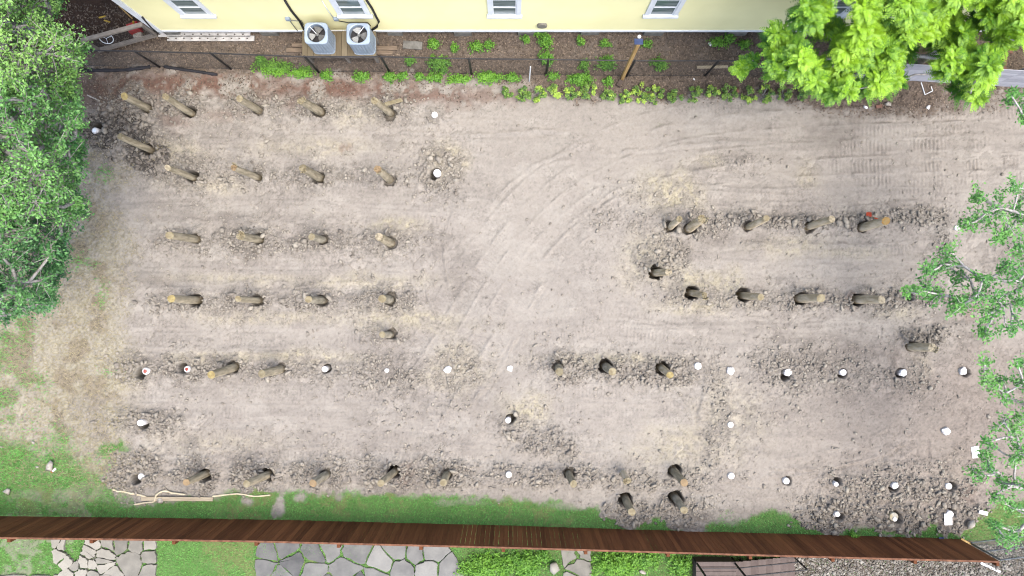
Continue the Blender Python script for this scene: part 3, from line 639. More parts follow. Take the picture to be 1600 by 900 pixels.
def flakes(x, y, s, zoff=.012, tilt=.35):
    n = len(x); a = rng.uniform(0, 2 * np.pi, n); U = np.stack([np.cos(a), np.sin(a), rng.normal(0, tilt, n)], 1) * s[:, None]
    W = np.stack([-np.sin(a), np.cos(a), rng.normal(0, tilt, n)], 1) * (s * rng.uniform(.25, .6, n))[:, None]
    Cc = np.stack([x, y, gz(x, y) + zoff], 1)
    return np.stack([Cc - U, Cc + W, Cc + U, Cc - W], 1).reshape(-1, 3), np.arange(n * 4, dtype=np.int32).reshape(-1, 4)
x, y = scatter(90000, 60, 1640, 5, 185, lambda x, y: np.clip(samp(mulch, x, y) + .25 * samp(redp, x, y) + .7 * samp(brownr, x, y), 0, 1) * (.75 - .35 * samp(deep, x, y)))
V, Fc = flakes(x, y, rng.uniform(.014, .05, len(x)))
t = np.clip(rng.normal(.35, .28, len(x)) - .25 * samp(deep, x, y) + (rng.random(len(x)) < .03) * .6, 0, 1)
tag(np_obj('leaf_litter', V, Fc, M['litter'], tint=np.repeat(t, 4)), 'brown leaf litter and bark chips below the yellow house', 'leaf litter', kind='stuff')
x, y = scatter(26000, 1215, 1600, 850, 930, lambda x, y: samp(gravel_s, x, y) * .8)
V, Fc = stones(x, y, np.clip(rng.lognormal(math.log(.018), .5, len(x)), .008, .07))
tag(np_obj('loose_gravel', V, Fc, M['gravel'], tint=np.repeat(np.clip(rng.normal(.3, .3, len(x)) + (rng.random(len(x)) < .05) * .8, 0, 1), 12)), 'pale gravel and rubble behind the brown fence at the lower right', 'gravel', kind='stuff')

# ------------------------------------------------------------------ the yellow house
WY = 8.18; WX0 = -11.29; WX1 = 19.0; WZ0 = .30; WZ1 = 3.8
house = thing('yellow_house', (WX0, WY, 0), 'long pale yellow clapboard house with white trimmed windows along the top edge', 'house')
mb = MB()
lap = .14; z = WZ0 + .10
prof = [(WY - .014, WZ0 + .10)]
while z < WZ1:
    prof += [(WY - .016, z), (WY - .003, min(z + lap, WZ1))]; z += lap
vs = []; fs = []
for yy, zz in prof: vs += [(WX0, yy, zz), (WX1, yy, zz)]
fs = [(2 * i, 2 * i + 1, 2 * i + 3, 2 * i + 2) for i in range(1, len(prof) - 1)]
mb.add(vs, fs)
mb.add([(WX0, WY, WZ0 + .1), (WX0, WY + 9, WZ0 + .1), (WX0, WY + 9, WZ1), (WX0, WY, WZ1), (WX1, WY, WZ0 + .1), (WX1, WY + 9, WZ0 + .1), (WX1, WY + 9, WZ1), (WX1, WY, WZ1)],
       [(1, 0, 3, 2), (4, 5, 6, 7), (5, 1, 2, 6), (0, 1, 5, 4)])
mb.build('wall', M['siding'], house)
MB().box(((WX0 + WX1) / 2 + .1, WY - .022, WZ0 + .05), (WX1 - WX0 - .2, .05, .10)).build('skirt_board', M['trim'], house)
MB().box((WX0 + .08, WY - .03, (WZ0 + WZ1) / 2), (.2, .05, WZ1 - WZ0)).build('corner_board', M['trim'], house)
for pxa, pxb in ((262, 284), (410, 436), (607, 630), (710, 737), (809, 835), (907, 935), (1005, 1035), (1134, 1164), (1260, 1288)):
    xa, xb = (pxa - 800) * H / F, (pxb - 800) * H / F
    MB().box(((xa + xb) / 2, WY + .16, .10), (xb - xa, .42, .44)).build('foundation_pier', M['concrete'], house)
rf = MB(); yc = WY + 4.5
for s, ya in ((1, WY - .32), (-1, WY + 9.32)):
    rf.add([(WX0 - .35, ya, WZ1 + .02), (WX1, ya, WZ1 + .02), (WX1, yc, WZ1 + 2.4), (WX0 - .35, yc, WZ1 + 2.4), (WX0 - .35, ya, WZ1 - .12), (WX1, ya, WZ1 - .12), (WX1, yc, WZ1 + 2.25), (WX0 - .35, yc, WZ1 + 2.25)],
           [(0, 1, 2, 3), (7, 6, 5, 4), (0, 4, 5, 1), (0, 3, 7, 4), (1, 5, 6, 2)])
rf.build('roof', M['roof'], house)
def window(xc, w=.72):
    z0, z1 = 1.63, 2.72
    f = MB(); d = WY - .05
    for xx in (xc - w / 2 - .065, xc + w / 2 + .065): f.box((xx, WY - .028, (z0 + z1) / 2), (.13, .055, z1 - z0 + .22))
    f.box((xc, WY - .031, z1 + .065), (w, .06, .13)); 
    for xx in (xc - w / 2 + .02, xc + w / 2 - .02): f.box((xx, WY - .012, (z0 + z1) / 2), (.04, .04, z1 - z0))
    f.box((xc, WY - .020, (z0 + z1) / 2), (w - .08, .045, .045)); f.box((xc, WY - .013, z0 + .02), (w - .08, .04, .045))
    fr = f.build('window', M['trim'], house)
    MB().box((xc, WY - .05, z0 - .055), (w + .34, .11, .12)).build('sill', M['trim'], fr)
    for a, b in ((z0 + .04, (z0 + z1) / 2 - .02), ((z0 + z1) / 2 + .02, z1)):
        MB().box((xc, WY - .006, (a + b) / 2), (w - .08, .02, b - a)).build('pane', M['glass'], fr)
for xc in (-9.38, -4.69, -.22, 4.44, 9.45): window(xc)
# service boxes, conduits and pipes on the wall
def wallp(px, py):            # point on the wall surface seen at plan position px, py
    k = WY / (450 - py); return Vector(((px - 800) * k, WY - .05, H - k * F))
for px, py in ((450, 27), (525, 27)):
    p = wallp(px, py); MB().box(p, (.13, .09, .15)).build('junction_box', M['ac'], house)
def wpipe(name, pts, r, m): MB().tube([wallp(*p) for p in pts], r, 8).build(name, m, house, smooth=True)
wpipe('refrigerant_line', [(445, -2), (455, 14), (468, 30), (474, 42), (477, 47)], .035, M['dark'])
wpipe('refrigerant_line', [(573, -2), (581, 10), (588, 24), (592, 31), (589, 39), (579, 46)], .035, M['dark'])
wpipe('conduit', [(452, 29), (463, 30), (471, 30), (474, 36)], .012, M['galv'])
wpipe('conduit', [(453, 30), (458, 37), (465, 46)], .012, M['galv'])
wpipe('conduit', [(528, 30), (545, 33), (560, 33), (575, 33), (579, 38)], .014, M['dark'])
wpipe('conduit', [(503, -2), (512, 13), (522, 27)], .012, M['trim'])
p = wallp(847, 38); MB().tube([p + Vector((0, .05, 0)), p + Vector((0, -.03, 0))], [.16, .15], 16).build('dryer_vent', M['stone_light'], house)
wpipe('downspout', [(222, 24), (236, 40), (247, 49)], .03, M['dark'])

# ------------------------------------------------------------------ the platform with the two condensers
PZ = .8
pl = thing('equipment_platform', (-5.39, 7.59, 0), 'weathered wooden platform on legs carrying both air conditioner units', 'platform')
mb = MB(); xa, xb, ya, yb = -6.52, -4.23, 7.19, 7.98; nb = 13; w = (xb - xa) / nb
for i in range(nb): mb.box((xa + w * (i + .5), (ya + yb) / 2 + random.uniform(-.01, .01), PZ - .02), (w - .008, yb - ya, .04), t=random.random())
mb.build('deck_board', M['deck'], pl)
mb = MB()
for yy in (ya + .03, yb - .03): mb.box(((xa + xb) / 2, yy, PZ - .12), (xb - xa - .02, .04, .14), t=.6)
for xx in (xa + .03, xb - .03): mb.box((xx, (ya + yb) / 2, PZ - .12), (.04, yb - ya - .10, .14), t=.6)
mb.build('rim_joist', M['gate_wood'], pl)
for xx in (xa + .1, (xa + xb) / 2 + .15, xb - .08):
    for yy in (ya + .1, yb - .1): MB().box((xx, yy, .3), (.09, .09, .86)).build('leg', M['gate_wood'], pl)

def condenser(cx, cy, label, ang, whites, bar_to):
    t = thing('air_conditioner', (cx, cy, PZ), label, 'air conditioner', 'outdoor condenser units')
    n = 96; s = .345; hgt = .93
    def outline(sc, rib):
        o = []
        for k in range(n):
            th = 2 * math.pi * (k + .5) / n; c, q = math.cos(th), math.sin(th); e = 5.5
            rr = 1 / ((abs(c) ** e + abs(q) ** e) ** (1 / e)); rr = rr * sc - (rib if k % 4 < 2 else 0)
            o.append((rr * c, rr * q * .92))
        return o
    mb = MB(); rings = [(.0, 1, 0), (.05, 1, 0), (.051, .985, .016), (hgt - .09, .985, .016), (hgt - .085, 1.02, 0), (hgt - .02, 1.02, 0), (hgt, .98, 0)]
    vs = []; fs = []
    for zz, sc, rib in rings: vs += [(cx + a, cy + b, PZ + .002 + zz) for a, b in outline(s * sc, rib)]
    for i in range(len(rings) - 1):
        for k in range(n): j = (k + 1) % n; fs.append((i * n + k, i * n + j, (i + 1) * n + j, (i + 1) * n + k))
    mb.add(vs, fs); mb.build('body', M['ac'], t)
    mb = MB(); vs = [(cx + a, cy + b, PZ + .002 + hgt) for a, b in outline(s * .98, 0)]; fs = []
    R0 = .27
    for rr, zz in ((R0 + .02, hgt + .005), (R0, hgt - .005), (R0, hgt - .22)):
        vs += [(cx + rr * math.cos(2 * math.pi * (k + .5) / n), cy + rr * math.sin(2 * math.pi * (k + .5) / n), PZ + .002 + zz) for k in range(n)]
    for i in range(3):
        for k in range(n): j = (k + 1) % n; fs.append((i * n + k, i * n + j, (i + 1) * n + j, (i + 1) * n + k))
    top = mb.add(vs, fs).build('top_cover', M['ac'], t)
    MB().lathe((cx, cy, PZ + hgt - .23), [(R0 - .001, 0), (R0 - .002, .012)], 32).build('fan_well', M['dark'], t)
    for b in range(3):
        a0 = ang + b * 2 * math.pi / 3; vs = []
        for rr, half in ((.05, .45), (.13, .60), (.245, .56)):
            for q in (-1, 0, 1):
                th = a0 + q * half; vs.append((cx + rr * math.cos(th), cy + rr * math.sin(th), PZ + hgt - .12 + q * .025))
        vs2 = [(a, c, d - .006) for a, c, d in vs]
        fs = []
        for i in range(2):
            for q in range(2): k = i * 3 + q; fs += [(k, k + 3, k + 4, k + 1), (k + 9, k + 10, k + 13, k + 12)]
        rim = [0, 3, 6, 7, 8, 5, 2, 1]
        fs += [(rim[i], rim[(i + 1) % 8], rim[(i + 1) % 8] + 9, rim[i] + 9) for i in range(8)]
        MB().add(vs + vs2, fs).build('fan_blade', M['blade_white'] if b in whites else M['blade'], t)
    MB().lathe((cx, cy, PZ + hgt - .14), [(.055, 0), (.055, .05), (.03, .065)], 16).build('hub', M['blade'], t)
    mb = MB(); mb.bar((cx, cy, PZ + hgt - .03), (cx + R0 * math.cos(bar_to), cy + R0 * math.sin(bar_to), PZ + hgt - .004), .018, .012); mb.build('support_bar', M['trim'], t)
    mb = MB()
    for rr in (.08, .13, .18, .225):
        mb.tube([(cx + rr * math.cos(k * math.pi / 16), cy + rr * math.sin(k * math.pi / 16), PZ + hgt + .004) for k in range(33)], .0014, 4, cap=False)
    mb.build('fan_guard', M['dark'], t)
condenser(-5.82, 7.57, 'blue-grey condenser unit on the left of the wooden platform with one white fan blade', R(80), (1,), R(135))
condenser(-4.57, 7.55, 'blue-grey condenser unit on the right of the wooden platform with two white fan blades', R(110), (0, 1), R(50))

# ------------------------------------------------------------------ fences
def wire_mesh(pts, z0, z1, m, name, parent, pitch=.10, r=.0014):
    vs = []; fs = []
    for (a, b) in zip(pts[:-1], pts[1:]):
        a, b = Vector(a), Vector(b); d = b - a; L = d.length; d.normalize(); hh = z1 - z0; nrm = Vector((-d.y, d.x, 0))
        n = int((L + hh) / pitch)
        for s in (1, -1):
            for i in range(n):
                u0 = i * pitch - hh; u1 = u0 + hh; za, zb = (z0, z1)
                if u0 < 0: za = z0 - u0; u0 = 0
                if u1 > L: zb = z1 - (u1 - L); u1 = L
                if zb <= za: continue
                p = a + d * (u0 if s > 0 else L - u0); q = a + d * (u1 if s > 0 else L - u1)
                p = Vector((p.x, p.y, za)) + nrm * r * s; q = Vector((q.x, q.y, zb)) + nrm * r * s
                up = (q - p).normalized().cross(nrm) * r; k = len(vs)
                vs += [p + up + nrm * r, p - up + nrm * r, p - nrm * r, q + up + nrm * r, q - up + nrm * r, q - nrm * r]
                fs += [(k, k + 1, k + 4, k + 3), (k + 1, k + 2, k + 5, k + 4), (k + 2, k, k + 3, k + 5)]
    return MB().add(vs, fs).build(name, m, parent)
cf = thing('chain_link_fence', P(734, 116), 'black chain-link fence running below the yellow house', 'fence')
bx = [(-40, 100), (130, 103), (250, 105), (361, 108), (498, 113), (609, 113), (737, 116), (853, 117), (979, 119), (1101, 119), (1222, 120), (1335, 121)]
cpts = [P(a, b) for a, b in bx]
CZ = 1.52
for p in cpts: MB().tube([p + Vector((0, 0, -.1)), p + Vector((0, 0, CZ - .04)), p + Vector((0, 0, CZ + .04))], [.036, .036, .02], 8).build('post', M['black_chain'], cf, smooth=True)
MB().tube([p + Vector((0, 0, CZ - .03)) for p in cpts], .022, 6).build('top_rail', M['black_chain'], cf, smooth=True)
MB().tube([p + Vector((0, 0, .05)) for p in cpts], .006, 5).build('tension_wire', M['black_chain'], cf)
wire_mesh(cpts, .05, CZ - .04, M['black_chain'], 'wire_mesh', cf)

bf = thing('brown_board_fence', P(800, 822), 'long dark brown vertical board fence across the bottom of the lot', 'fence')
fx = [P(a, b) for a, b in ((-160, 806), (0, 807), (400, 812), (800, 822), (1200, 834), (1498, 842))]
def along(pts, step):
    out = []; acc = [0]
    for a, b in zip(pts[:-1], pts[1:]): acc.append(acc[-1] + (b - a).length)
    s = acc[-1]; n = max(1, round(s / step))
    for i in range(n + 1):
        t = s * i / n; k = max(j for j in range(len(acc) - 1) if acc[j] <= t + 1e-6); a, b = pts[k], pts[k + 1]
        out.append(a + (b - a) * ((t - acc[k]) / (b - a).length))
    return out
FH = 1.80
bays = along(fx, 2.42)
for a, b in zip(bays[:-1], bays[1:]):
    d = (b - a); L = d.length; d.normalize(); nn = Vector((-d.y, d.x, 0)); mb = MB(); n = round(L / .142); w = L / n
    for i in range(n):
        c = a + d * (w * (i + .5)); hh = FH + random.uniform(-.012, .012); gap = random.choice((.003, .004, .006, .012))
        mb.box(c + nn * (.01 + random.uniform(0, .006)) + Vector((0, 0, hh / 2 + .01)), (w - gap, .018, hh), t=min(1, max(0, random.gauss(.42, .24))), ax=(d, nn, Vector((0, 0, 1))))
    mb.build('board_panel', M['fence'], bf)
    mb = MB()
    for zz in (.3, 1.0, 1.66): mb.bar(a - nn * .03 + Vector((0, 0, zz)), b - nn * .03 + Vector((0, 0, zz)), .04, .09, t=.5)
    mb.build('rail', M['fence'], bf)
    MB().bar(a - nn * .004 + Vector((0, 0, FH + .033)), b - nn * .004 + Vector((0, 0, FH + .033)), .055, .022).build('cap_rail', M['fence_cap'], bf)
for p in bays: MB().box(p + Vector((0, -.105, .84)), (.10, .10, 1.88), t=.1).build('post', M['fence'], bf)

gf = thing('grey_board_fence', P(1545, 135), 'grey board fence half hidden under the lime green tree', 'fence')
gp = along([P(1335, 123), P(1445, 129), P(1600, 138), P(1760, 146)], 2.2)
for a, b in zip(gp[:-1], gp[1:]):
    d = (b - a); L = d.length; d.normalize(); nn = Vector((-d.y, d.x, 0)); mb = MB(); n = 10
    for i in range(n): mb.bar(a + nn * .02 + Vector((0, 0, .1 + i * .15)), b + nn * .02 + Vector((0, 0, .1 + i * .15)), .022, .142, t=random.random())
    mb.build('board_panel', M['grey_board'], gf)
for p in gp: MB().box(p + Vector((0, .07, .72)), (.09, .09, 1.7), t=.5).build('post', M['grey_board'], gf)

kf = thing('galvanised_fence', P(1560, 842), 'galvanised chain-link fence section joined to the right end of the brown fence', 'fence')
kp = [P(1513, 847), P(1606, 836), P(1720, 823)]
for p in kp: MB().tube([p, p + Vector((0, 0, 1.45)), p + Vector((0, 0, 1.5))], [.03, .03, .012], 8).build('post', M['galv'], kf, smooth=True)
for zz in (.06, .78, 1.45): MB().tube([p + Vector((0, 0, zz)) for p in kp], .02, 6).build('rail', M['galv'], kf, smooth=True)
wire_mesh(kp, .06, 1.44, M['galv'], 'wire_mesh', kf, pitch=.07)

gate = thing('wooden_gate_frame', P(200, 68), 'silvered open wooden gate frame between the house corner and the chain-link fence', 'gate')
a, b = P(155, 80), P(247, 55); up = Vector((0, 0, .92)); ud = (b - a).normalized()
for z0 in (.06, .92): MB().bar(a + Vector((0, 0, z0)), b + Vector((0, 0, z0)), .12, .10).build('rail', M['gate_wood'], gate)
for p in (a + ud * .05, b - ud * .05): MB().bar(p + Vector((0, 0, .112)), p + Vector((0, 0, .868)), .11, .085).build('stile', M['gate_wood'], gate)
wire_mesh([a + Vector((.02, -.06, 0)), b + Vector((0, -.06, 0))], .1, .9, M['black_chain'], 'wire_mesh', gate, pitch=.06)

# ------------------------------------------------------------------ south side: paving, deck
def clip(poly, a, b, c):       # keep a x + b y <= c
    out = []
    for i in range(len(poly)):
        p, q = poly[i], poly[(i + 1) % len(poly)]; dp = a * p[0] + b * p[1] - c; dq = a * q[0] + b * q[1] - c
        if dp <= 0: out.append(p)
        if (dp < 0 < dq) or (dq < 0 < dp): t = dp / (dp - dq); out.append((p[0] + (q[0] - p[0]) * t, p[1] + (q[1] - p[1]) * t))
    return out
def paving(name, poly, seeds, gap, m, seed, tint_fn):
    rd = random.Random(seed); mb = MB()
    for i, s in enumerate(seeds):
        c = list(poly)
        for j, o in enumerate(seeds):
            if i == j or not c: continue
            a, b = o[0] - s[0], o[1] - s[1]; c = clip(c, a, b, (o[0] ** 2 + o[1] ** 2 - s[0] ** 2 - s[1] ** 2) / 2)
        if len(c) < 3: continue
        # round the corners a little, pull in from the joint
        q = []
        for k in range(len(c)):
            p0, p1 = c[k], c[(k + 1) % len(c)]
            if math.hypot(p1[0] - p0[0], p1[1] - p0[1]) < 1.5: continue
            for t in (.10, .36, .64, .90): q.append((p0[0] + (p1[0] - p0[0]) * t + rd.uniform(-1.2, 1.2), p0[1] + (p1[1] - p0[1]) * t + rd.uniform(-1.2, 1.2)))
        if len(q) < 6: continue
        gx, gy = sum(v[0] for v in q) / len(q), sum(v[1] for v in q) / len(q); pts = []
        for v in q:
            d = math.hypot(v[0] - gx, v[1] - gy); f = max(.2, 1 - gap * rd.choice((.3, .6, 1, 1.6, 2.4)) / max(d, .1)); pts.append((gx + (v[0] - gx) * f, gy + (v[1] - gy) * f))
        n = len(pts); zt = .055 + rd.uniform(-.012, .012); k0 = P(gx, gy)
        vs = [P(*v) + Vector((0, 0, -.08)) for v in pts] + [P(*v) + Vector((0, 0, zt - .012)) for v in pts] + [P(gx + (v[0] - gx) * .965, gy + (v[1] - gy) * .965) + Vector((0, 0, zt)) for v in pts]
        fs = [(r * n + k, r * n + (k + 1) % n, (r + 1) * n + (k + 1) % n, (r + 1) * n + k) for r in (0, 1) for k in range(n)] + [tuple(2 * n + k for k in range(n))]
        # plan y runs down: flip so faces look up
        mb.add(vs, [f[::-1] for f in fs], t=tint_fn(gx, gy, rd))
    o = mb.build(name, m, origin=P(poly[0][0], poly[0][1])); tag(o, kind='structure'); return o
rd = random.Random(5)
paving('stepping_path', [(80, 838), (104, 838), (102, 862), (118, 878), (100, 893), (84, 876)], [(88, 846), (97, 852), (92, 866), (106, 880)], .7, M['stone_light'], 1, lambda x, y, r: r.uniform(0, .25))
paving('patio_paving', [(135, 840), (245, 840), (245, 906), (85, 906), (96, 892), (124, 872)],
       [(205, 876), (150, 850), (168, 846), (190, 846), (214, 848), (236, 850), (142, 864), (160, 866), (132, 880), (146, 882), (118, 884), (106, 896), (128, 894), (146, 898), (160, 886), (170, 900), (238, 868), (240, 892), (158, 876)],
       .75, M['stone_light'], 2, lambda x, y, r: (r.uniform(.6, .9) if 175 < x < 238 and 850 < y < 896 else r.uniform(0, .6)))
paving('entry_path', [(-20, 897), (245, 898), (245, 960), (-20, 960)], [(20, 910), (60, 925), (110, 912), (160, 925), (210, 912)], .8, M['stone_light'], 8, lambda x, y, r: r.uniform(0, .3))
paving('flagstone_patio', [(400, 842), (700, 850), (712, 868), (728, 905), (722, 960), (398, 960)],
       [(415, 860), (448, 852), (490, 862), (410, 885), (440, 905), (462, 880), (486, 890), (540, 890), (510, 920), (556, 858), (560, 915), (598, 876), (590, 905), (620, 858), (628, 890), (650, 862), (672, 860), (668, 890), (700, 895), (690, 920), (640, 925), (420, 925), (470, 930), (515, 852)],
       1.0, M['stone_dark'], 3, lambda x, y, r: r.uniform(.0, .5) if x > 570 else r.uniform(.3, 1))
paving('side_path', [(875, 850), (925, 852), (925, 930), (880, 930)], [(890, 865), (905, 885), (895, 910), (912, 860)], 1.5, M['stone_light'], 4, lambda x, y, r: r.uniform(.4, .8))

dk = thing('wooden_deck', P(1120, 885), 'brown-grey wooden deck with steps and black rails behind the brown fence', 'deck')
DX0, DX1, DY0, DY1, DZ = 5.80, 7.06, -8.62, -10.9, .50
mb = MB(); n = 15; w = (DY0 - DY1) / n
for i in range(n): mb.box(((DX0 + DX1) / 2, DY0 - w * (i + .5), DZ - .02), (DX1 - DX0, w - .008, .04), t=random.random() * .6)
mb.build('deck_board', M['deck_brown'], dk)
mb = MB(); mb.box((DX0 + .03, (DY0 + DY1) / 2, DZ / 2 - .03), (.05, DY0 - DY1 - .1, DZ - .04)); mb.box(((DX0 + DX1) / 2, DY0 - .05, DZ / 2 - .03), (DX1 - DX0 - .1, .05, DZ - .04)); mb.build('skirt', M['deck_brown'], dk)
ns = 8
for i in range(ns):
    x0 = DX1 + .01 + i * .255; zt = DZ - (i + 1) * DZ / (ns + 1)
    mb = MB(); mb.box((x0 + .12, (DY0 + DY1) / 2 - .02, zt - .02), (.245, DY0 - DY1, .04), t=.2 + .4 * random.random()); mb.box((x0 + .01, (DY0 + DY1) / 2 - .02, zt / 2 - .03), (.02, DY0 - DY1 - .04, max(.02, zt - .05)), t=.9)
    mb.build('step', M['deck_brown'], dk)
mb = MB()
pa, pb = Vector((DX0 + .03, DY0 - .06, DZ)), Vector((DX1 - .03, DY0 - .06, DZ))
for p in (pa, pb): MB().bar(p - Vector((0, 0, .3)), p + Vector((0, 0, 1.0)), .05, .05).build('rail_post', M['dark'], dk)
pe = Vector((DX1 + ns * .255, DY0 - .06, .02)); MB().bar(pe, pe + Vector((0, 0, .95)), .04, .04).build('rail_post', M['dark'], dk)

mb = MB()
for zz in (.35, .95):
    mb.bar(pa + Vector((0, 0, zz)), pb + Vector((0, 0, zz)), .025, .03); mb.bar(pb + Vector((0, 0, zz)), pe + Vector((0, 0, zz)), .03, .03)
mb.build('handrail', M['dark'], dk)

# ------------------------------------------------------------------ timber piles
def pile(tx, ty, bx, by, r, look, cut, dep, label):
    rt = math.hypot(tx - 800, ty - 450); rb = math.hypot(bx - 800, by - 450)
    z = H * (1 - rb / rt) if rb > 215 and rt > rb else 1.15
    z = min(1.65, max(.75, z)); B = P(bx, by); T = P(tx, ty, z)
    q = random.Random(int(tx * 13 + ty * 7)); r *= .86 * q.uniform(.88, 1.12); tn = q.uniform(.2, .75)
    t = thing('timber_pile', (B.x, B.y, 0), label, 'timber pile', 'timber foundation piles set in the lot')
    lean = Vector((T.x - B.x, T.y - B.y, 0)) ;
    if lean.length > .35: lean = lean.normalized() * .35
    seg, rings = 18, 9; mb = MB(); vs = []; fs = []
    ph = [1 + q.uniform(-.04, .04) for _ in range(seg)]; tilt = q.uniform(-.35, .35), q.uniform(-.35, .35)
    rag = .05 if look == 'r' else .006
    for i in range(rings):
        f = i / (rings - 1); zz = -.62 + (z + .62) * f; k = zz / z
        wob2 = Vector((q.uniform(-.006, .006), q.uniform(-.006, .006), 0)); rr = r * (1.05 - .17 * f)
        for s in range(seg):
            th = 2 * math.pi * s / seg; x, y = math.cos(th) * rr * ph[s], math.sin(th) * rr * ph[s]; dz = 0
            if i == rings - 1: dz = x * tilt[0] + y * tilt[1] + q.uniform(-rag, rag * .4)
            vs.append(B + lean * max(k, -.2) + wob2 + Vector((x, y, zz + dz)))
    for i in range(rings - 1):
        for s in range(seg): j = (s + 1) % seg; fs.append((i * seg + s, i * seg + j, (i + 1) * seg + j, (i + 1) * seg + s))
    mb.add(vs, fs); mb.t = [min(1, max(0, tn + q.uniform(-.12, .12))) for _ in mb.t]; mb.build('shaft', M['pile_grey'] if look == 'g' else (M['pile_pale'] if bx > 860 and (by < 600 or look == 'r') else M['pile']), t, smooth=True)
    last = vs[-seg:]; c = sum(last, Vector()) / seg; mb = MB()
    inner_ring = [c + (v - c) * .55 + Vector((0, 0, .008 + (q.uniform(-.03, .02) if look == 'r' else 0))) for v in last]
    vv = [v + Vector((0, 0, .001)) for v in last] + inner_ring + [c + Vector((0, 0, .01))]
    ff = [(s, (s + 1) % seg, seg + (s + 1) % seg, seg + s) for s in range(seg)] + [(seg + s, seg + (s + 1) % seg, 2 * seg) for s in range(seg)]
    mb.add(vv, ff).build('cut_end', {'y': M['cut_yellow'], 'o': M['pile_rust'], 'r': M['cut_orange'], 'n': M['pile'], 'p': M['cut_pale']}[cut], t)
    if look == 'r' and q.random() < .75:      # a torn splinter along the rim
        mb = MB(); a0 = q.uniform(0, 6.28)
        for s in range(3):
            th = a0 + s * .5; e = c + Vector((math.cos(th), math.sin(th), 0)) * r * .8; mb.bar(e - Vector((0, 0, .08)), e + Vector((math.cos(th) * .05, math.sin(th) * .05, q.uniform(.04, .1))), .05, .03)
        mb.build('splinter', M['cut_pale'], t)
M['pile_rust'] = mat('rusty_stained_end', col(206, 176, 140), col(178, 152, 120), rough=.9, scale=9, spec=.15)
for row in PILES: pile(*row)

def cap(cx, cy, r, st, hx, hy, label):
    b = P(cx, cy); q = random.Random(int(cx * 3 + cy)); g0 = 0.0
    t = thing('pile_cap', (b.x, b.y, 0), label, 'pile cap', 'white capped pile stubs flush with the soil')
    m = M['tan_cap'] if st == 'tan' else M['white_cap']; zt = max(.06, max(float(gz(b.x + 1.35 * r * math.cos(k), b.y + 1.35 * r * math.sin(k))) for k in range(0, 6))) + .035 + q.uniform(0, .02)
    r *= .92; b = P(cx, cy, zt); b.z = 0; jit = .13 if st == 'chip' else .025
    mb = MB(); mb.lathe(b, [(r * .96, -.4), (r * .97, zt - .03), (r * .9, zt - .004), (r * .8, zt + .004), (r * .7, zt - .010), (r * .2, zt - .006)] if st in ('w', 'tan') else [(r * .96, -.4), (r * .97, zt - .03), (r * .9, zt - .006), (r * .55, zt + .01), (r * .2, zt + .014)], 22, jit=jit); o = mb.build('stub', m, t, smooth=st != 'chip')
    if st in ('ring', 'red'):
        MB().lathe(b, [(r * .52, zt + .005), (r * .50, zt + .02), (r * .3, zt + .024)], 16, jit=.08 if st == 'red' else .02).build('centre_mark', M['red_paint'] if st == 'red' else M['trim'], t)
    if st == 'tan': MB().lathe(b + Vector((r * .15, -r * .45, 0)), [(r * .5, zt), (r * .42, zt + .022)], 14, jit=.15).build('white_patch', M['white_cap'], t)
    if st == 'chip':
        mb = MB()
        for k in range(3):
            th = q.uniform(0, 6.28); mb.lathe(b + Vector((math.cos(th) * r * .75, math.sin(th) * r * .75, 0)), [(.05, -.02), (.055, zt * .6), (.02, zt * .85)], 7, jit=.25)
        mb.build('chipped_edge', m, t)
for row in CAPS: cap(*row)
# ------------------------------------------------------------------ trees and plants
def leaf_arrays(Cc, U, W, fold=.0):
    return np.stack([Cc - U, Cc + W, Cc + U, Cc - W], 1).reshape(-1, 3), np.arange(len(Cc) * 4, dtype=np.int32).reshape(-1, 4)
def rand_leaves(centers, radii, n_each, length, width, rg, squash=.65, upbias=.9, shell=.55):
    n = len(centers) * n_each; c = np.repeat(centers, n_each, 0); r = np.repeat(radii, n_each)
    d = rg.normal(0, 1, (n, 3)); d /= np.linalg.norm(d, axis=1)[:, None]
    rad = r * rg.uniform(shell ** 3, 1, n) ** (1 / 3) * np.exp(rg.normal(0, .12, n))
    p = c + d * rad[:, None] * np.array([1, 1, squash])
    nm = d * .7 + np.array([0, 0, upbias]) + rg.normal(0, .5, (n, 3)); nm /= np.linalg.norm(nm, axis=1)[:, None]
    t = rg.normal(0, 1, (n, 3)); U = np.cross(nm, t); U /= np.linalg.norm(U, axis=1)[:, None]; W = np.cross(nm, U)
    L = length * rg.uniform(.7, 1.25, n)
    return p, U * (L / 2)[:, None], W * (L * width / 2)[:, None]
def frustums(P0, P1, R0, R1, seg=5):
    P0, P1 = np.asarray(P0), np.asarray(P1); R0, R1 = np.asarray(R0), np.asarray(R1); n = len(P0)
    d = P1 - P0; d /= np.linalg.norm(d, axis=1)[:, None] + 1e-9
    ref = np.where(np.abs(d[:, 2:3]) < .9, np.array([[0, 0, 1.]]), np.array([[1., 0, 0]])); a = np.cross(d, ref); a /= np.linalg.norm(a, axis=1)[:, None]; b = np.cross(d, a)
    th = np.arange(seg) * 2 * np.pi / seg; dirs = a[:, None] * np.cos(th)[None, :, None] + b[:, None] * np.sin(th)[None, :, None]
    V = np.concatenate([P0[:, None] + dirs * R0[:, None, None], P1[:, None] + dirs * R1[:, None, None]], 1).reshape(-1, 3)
    k = np.arange(seg); j = (k + 1) % seg; f = np.stack([k, j, j + seg, k + seg], 1)
    return V, (f[None] + (np.arange(n) * 2 * seg)[:, None, None]).reshape(-1, 4)
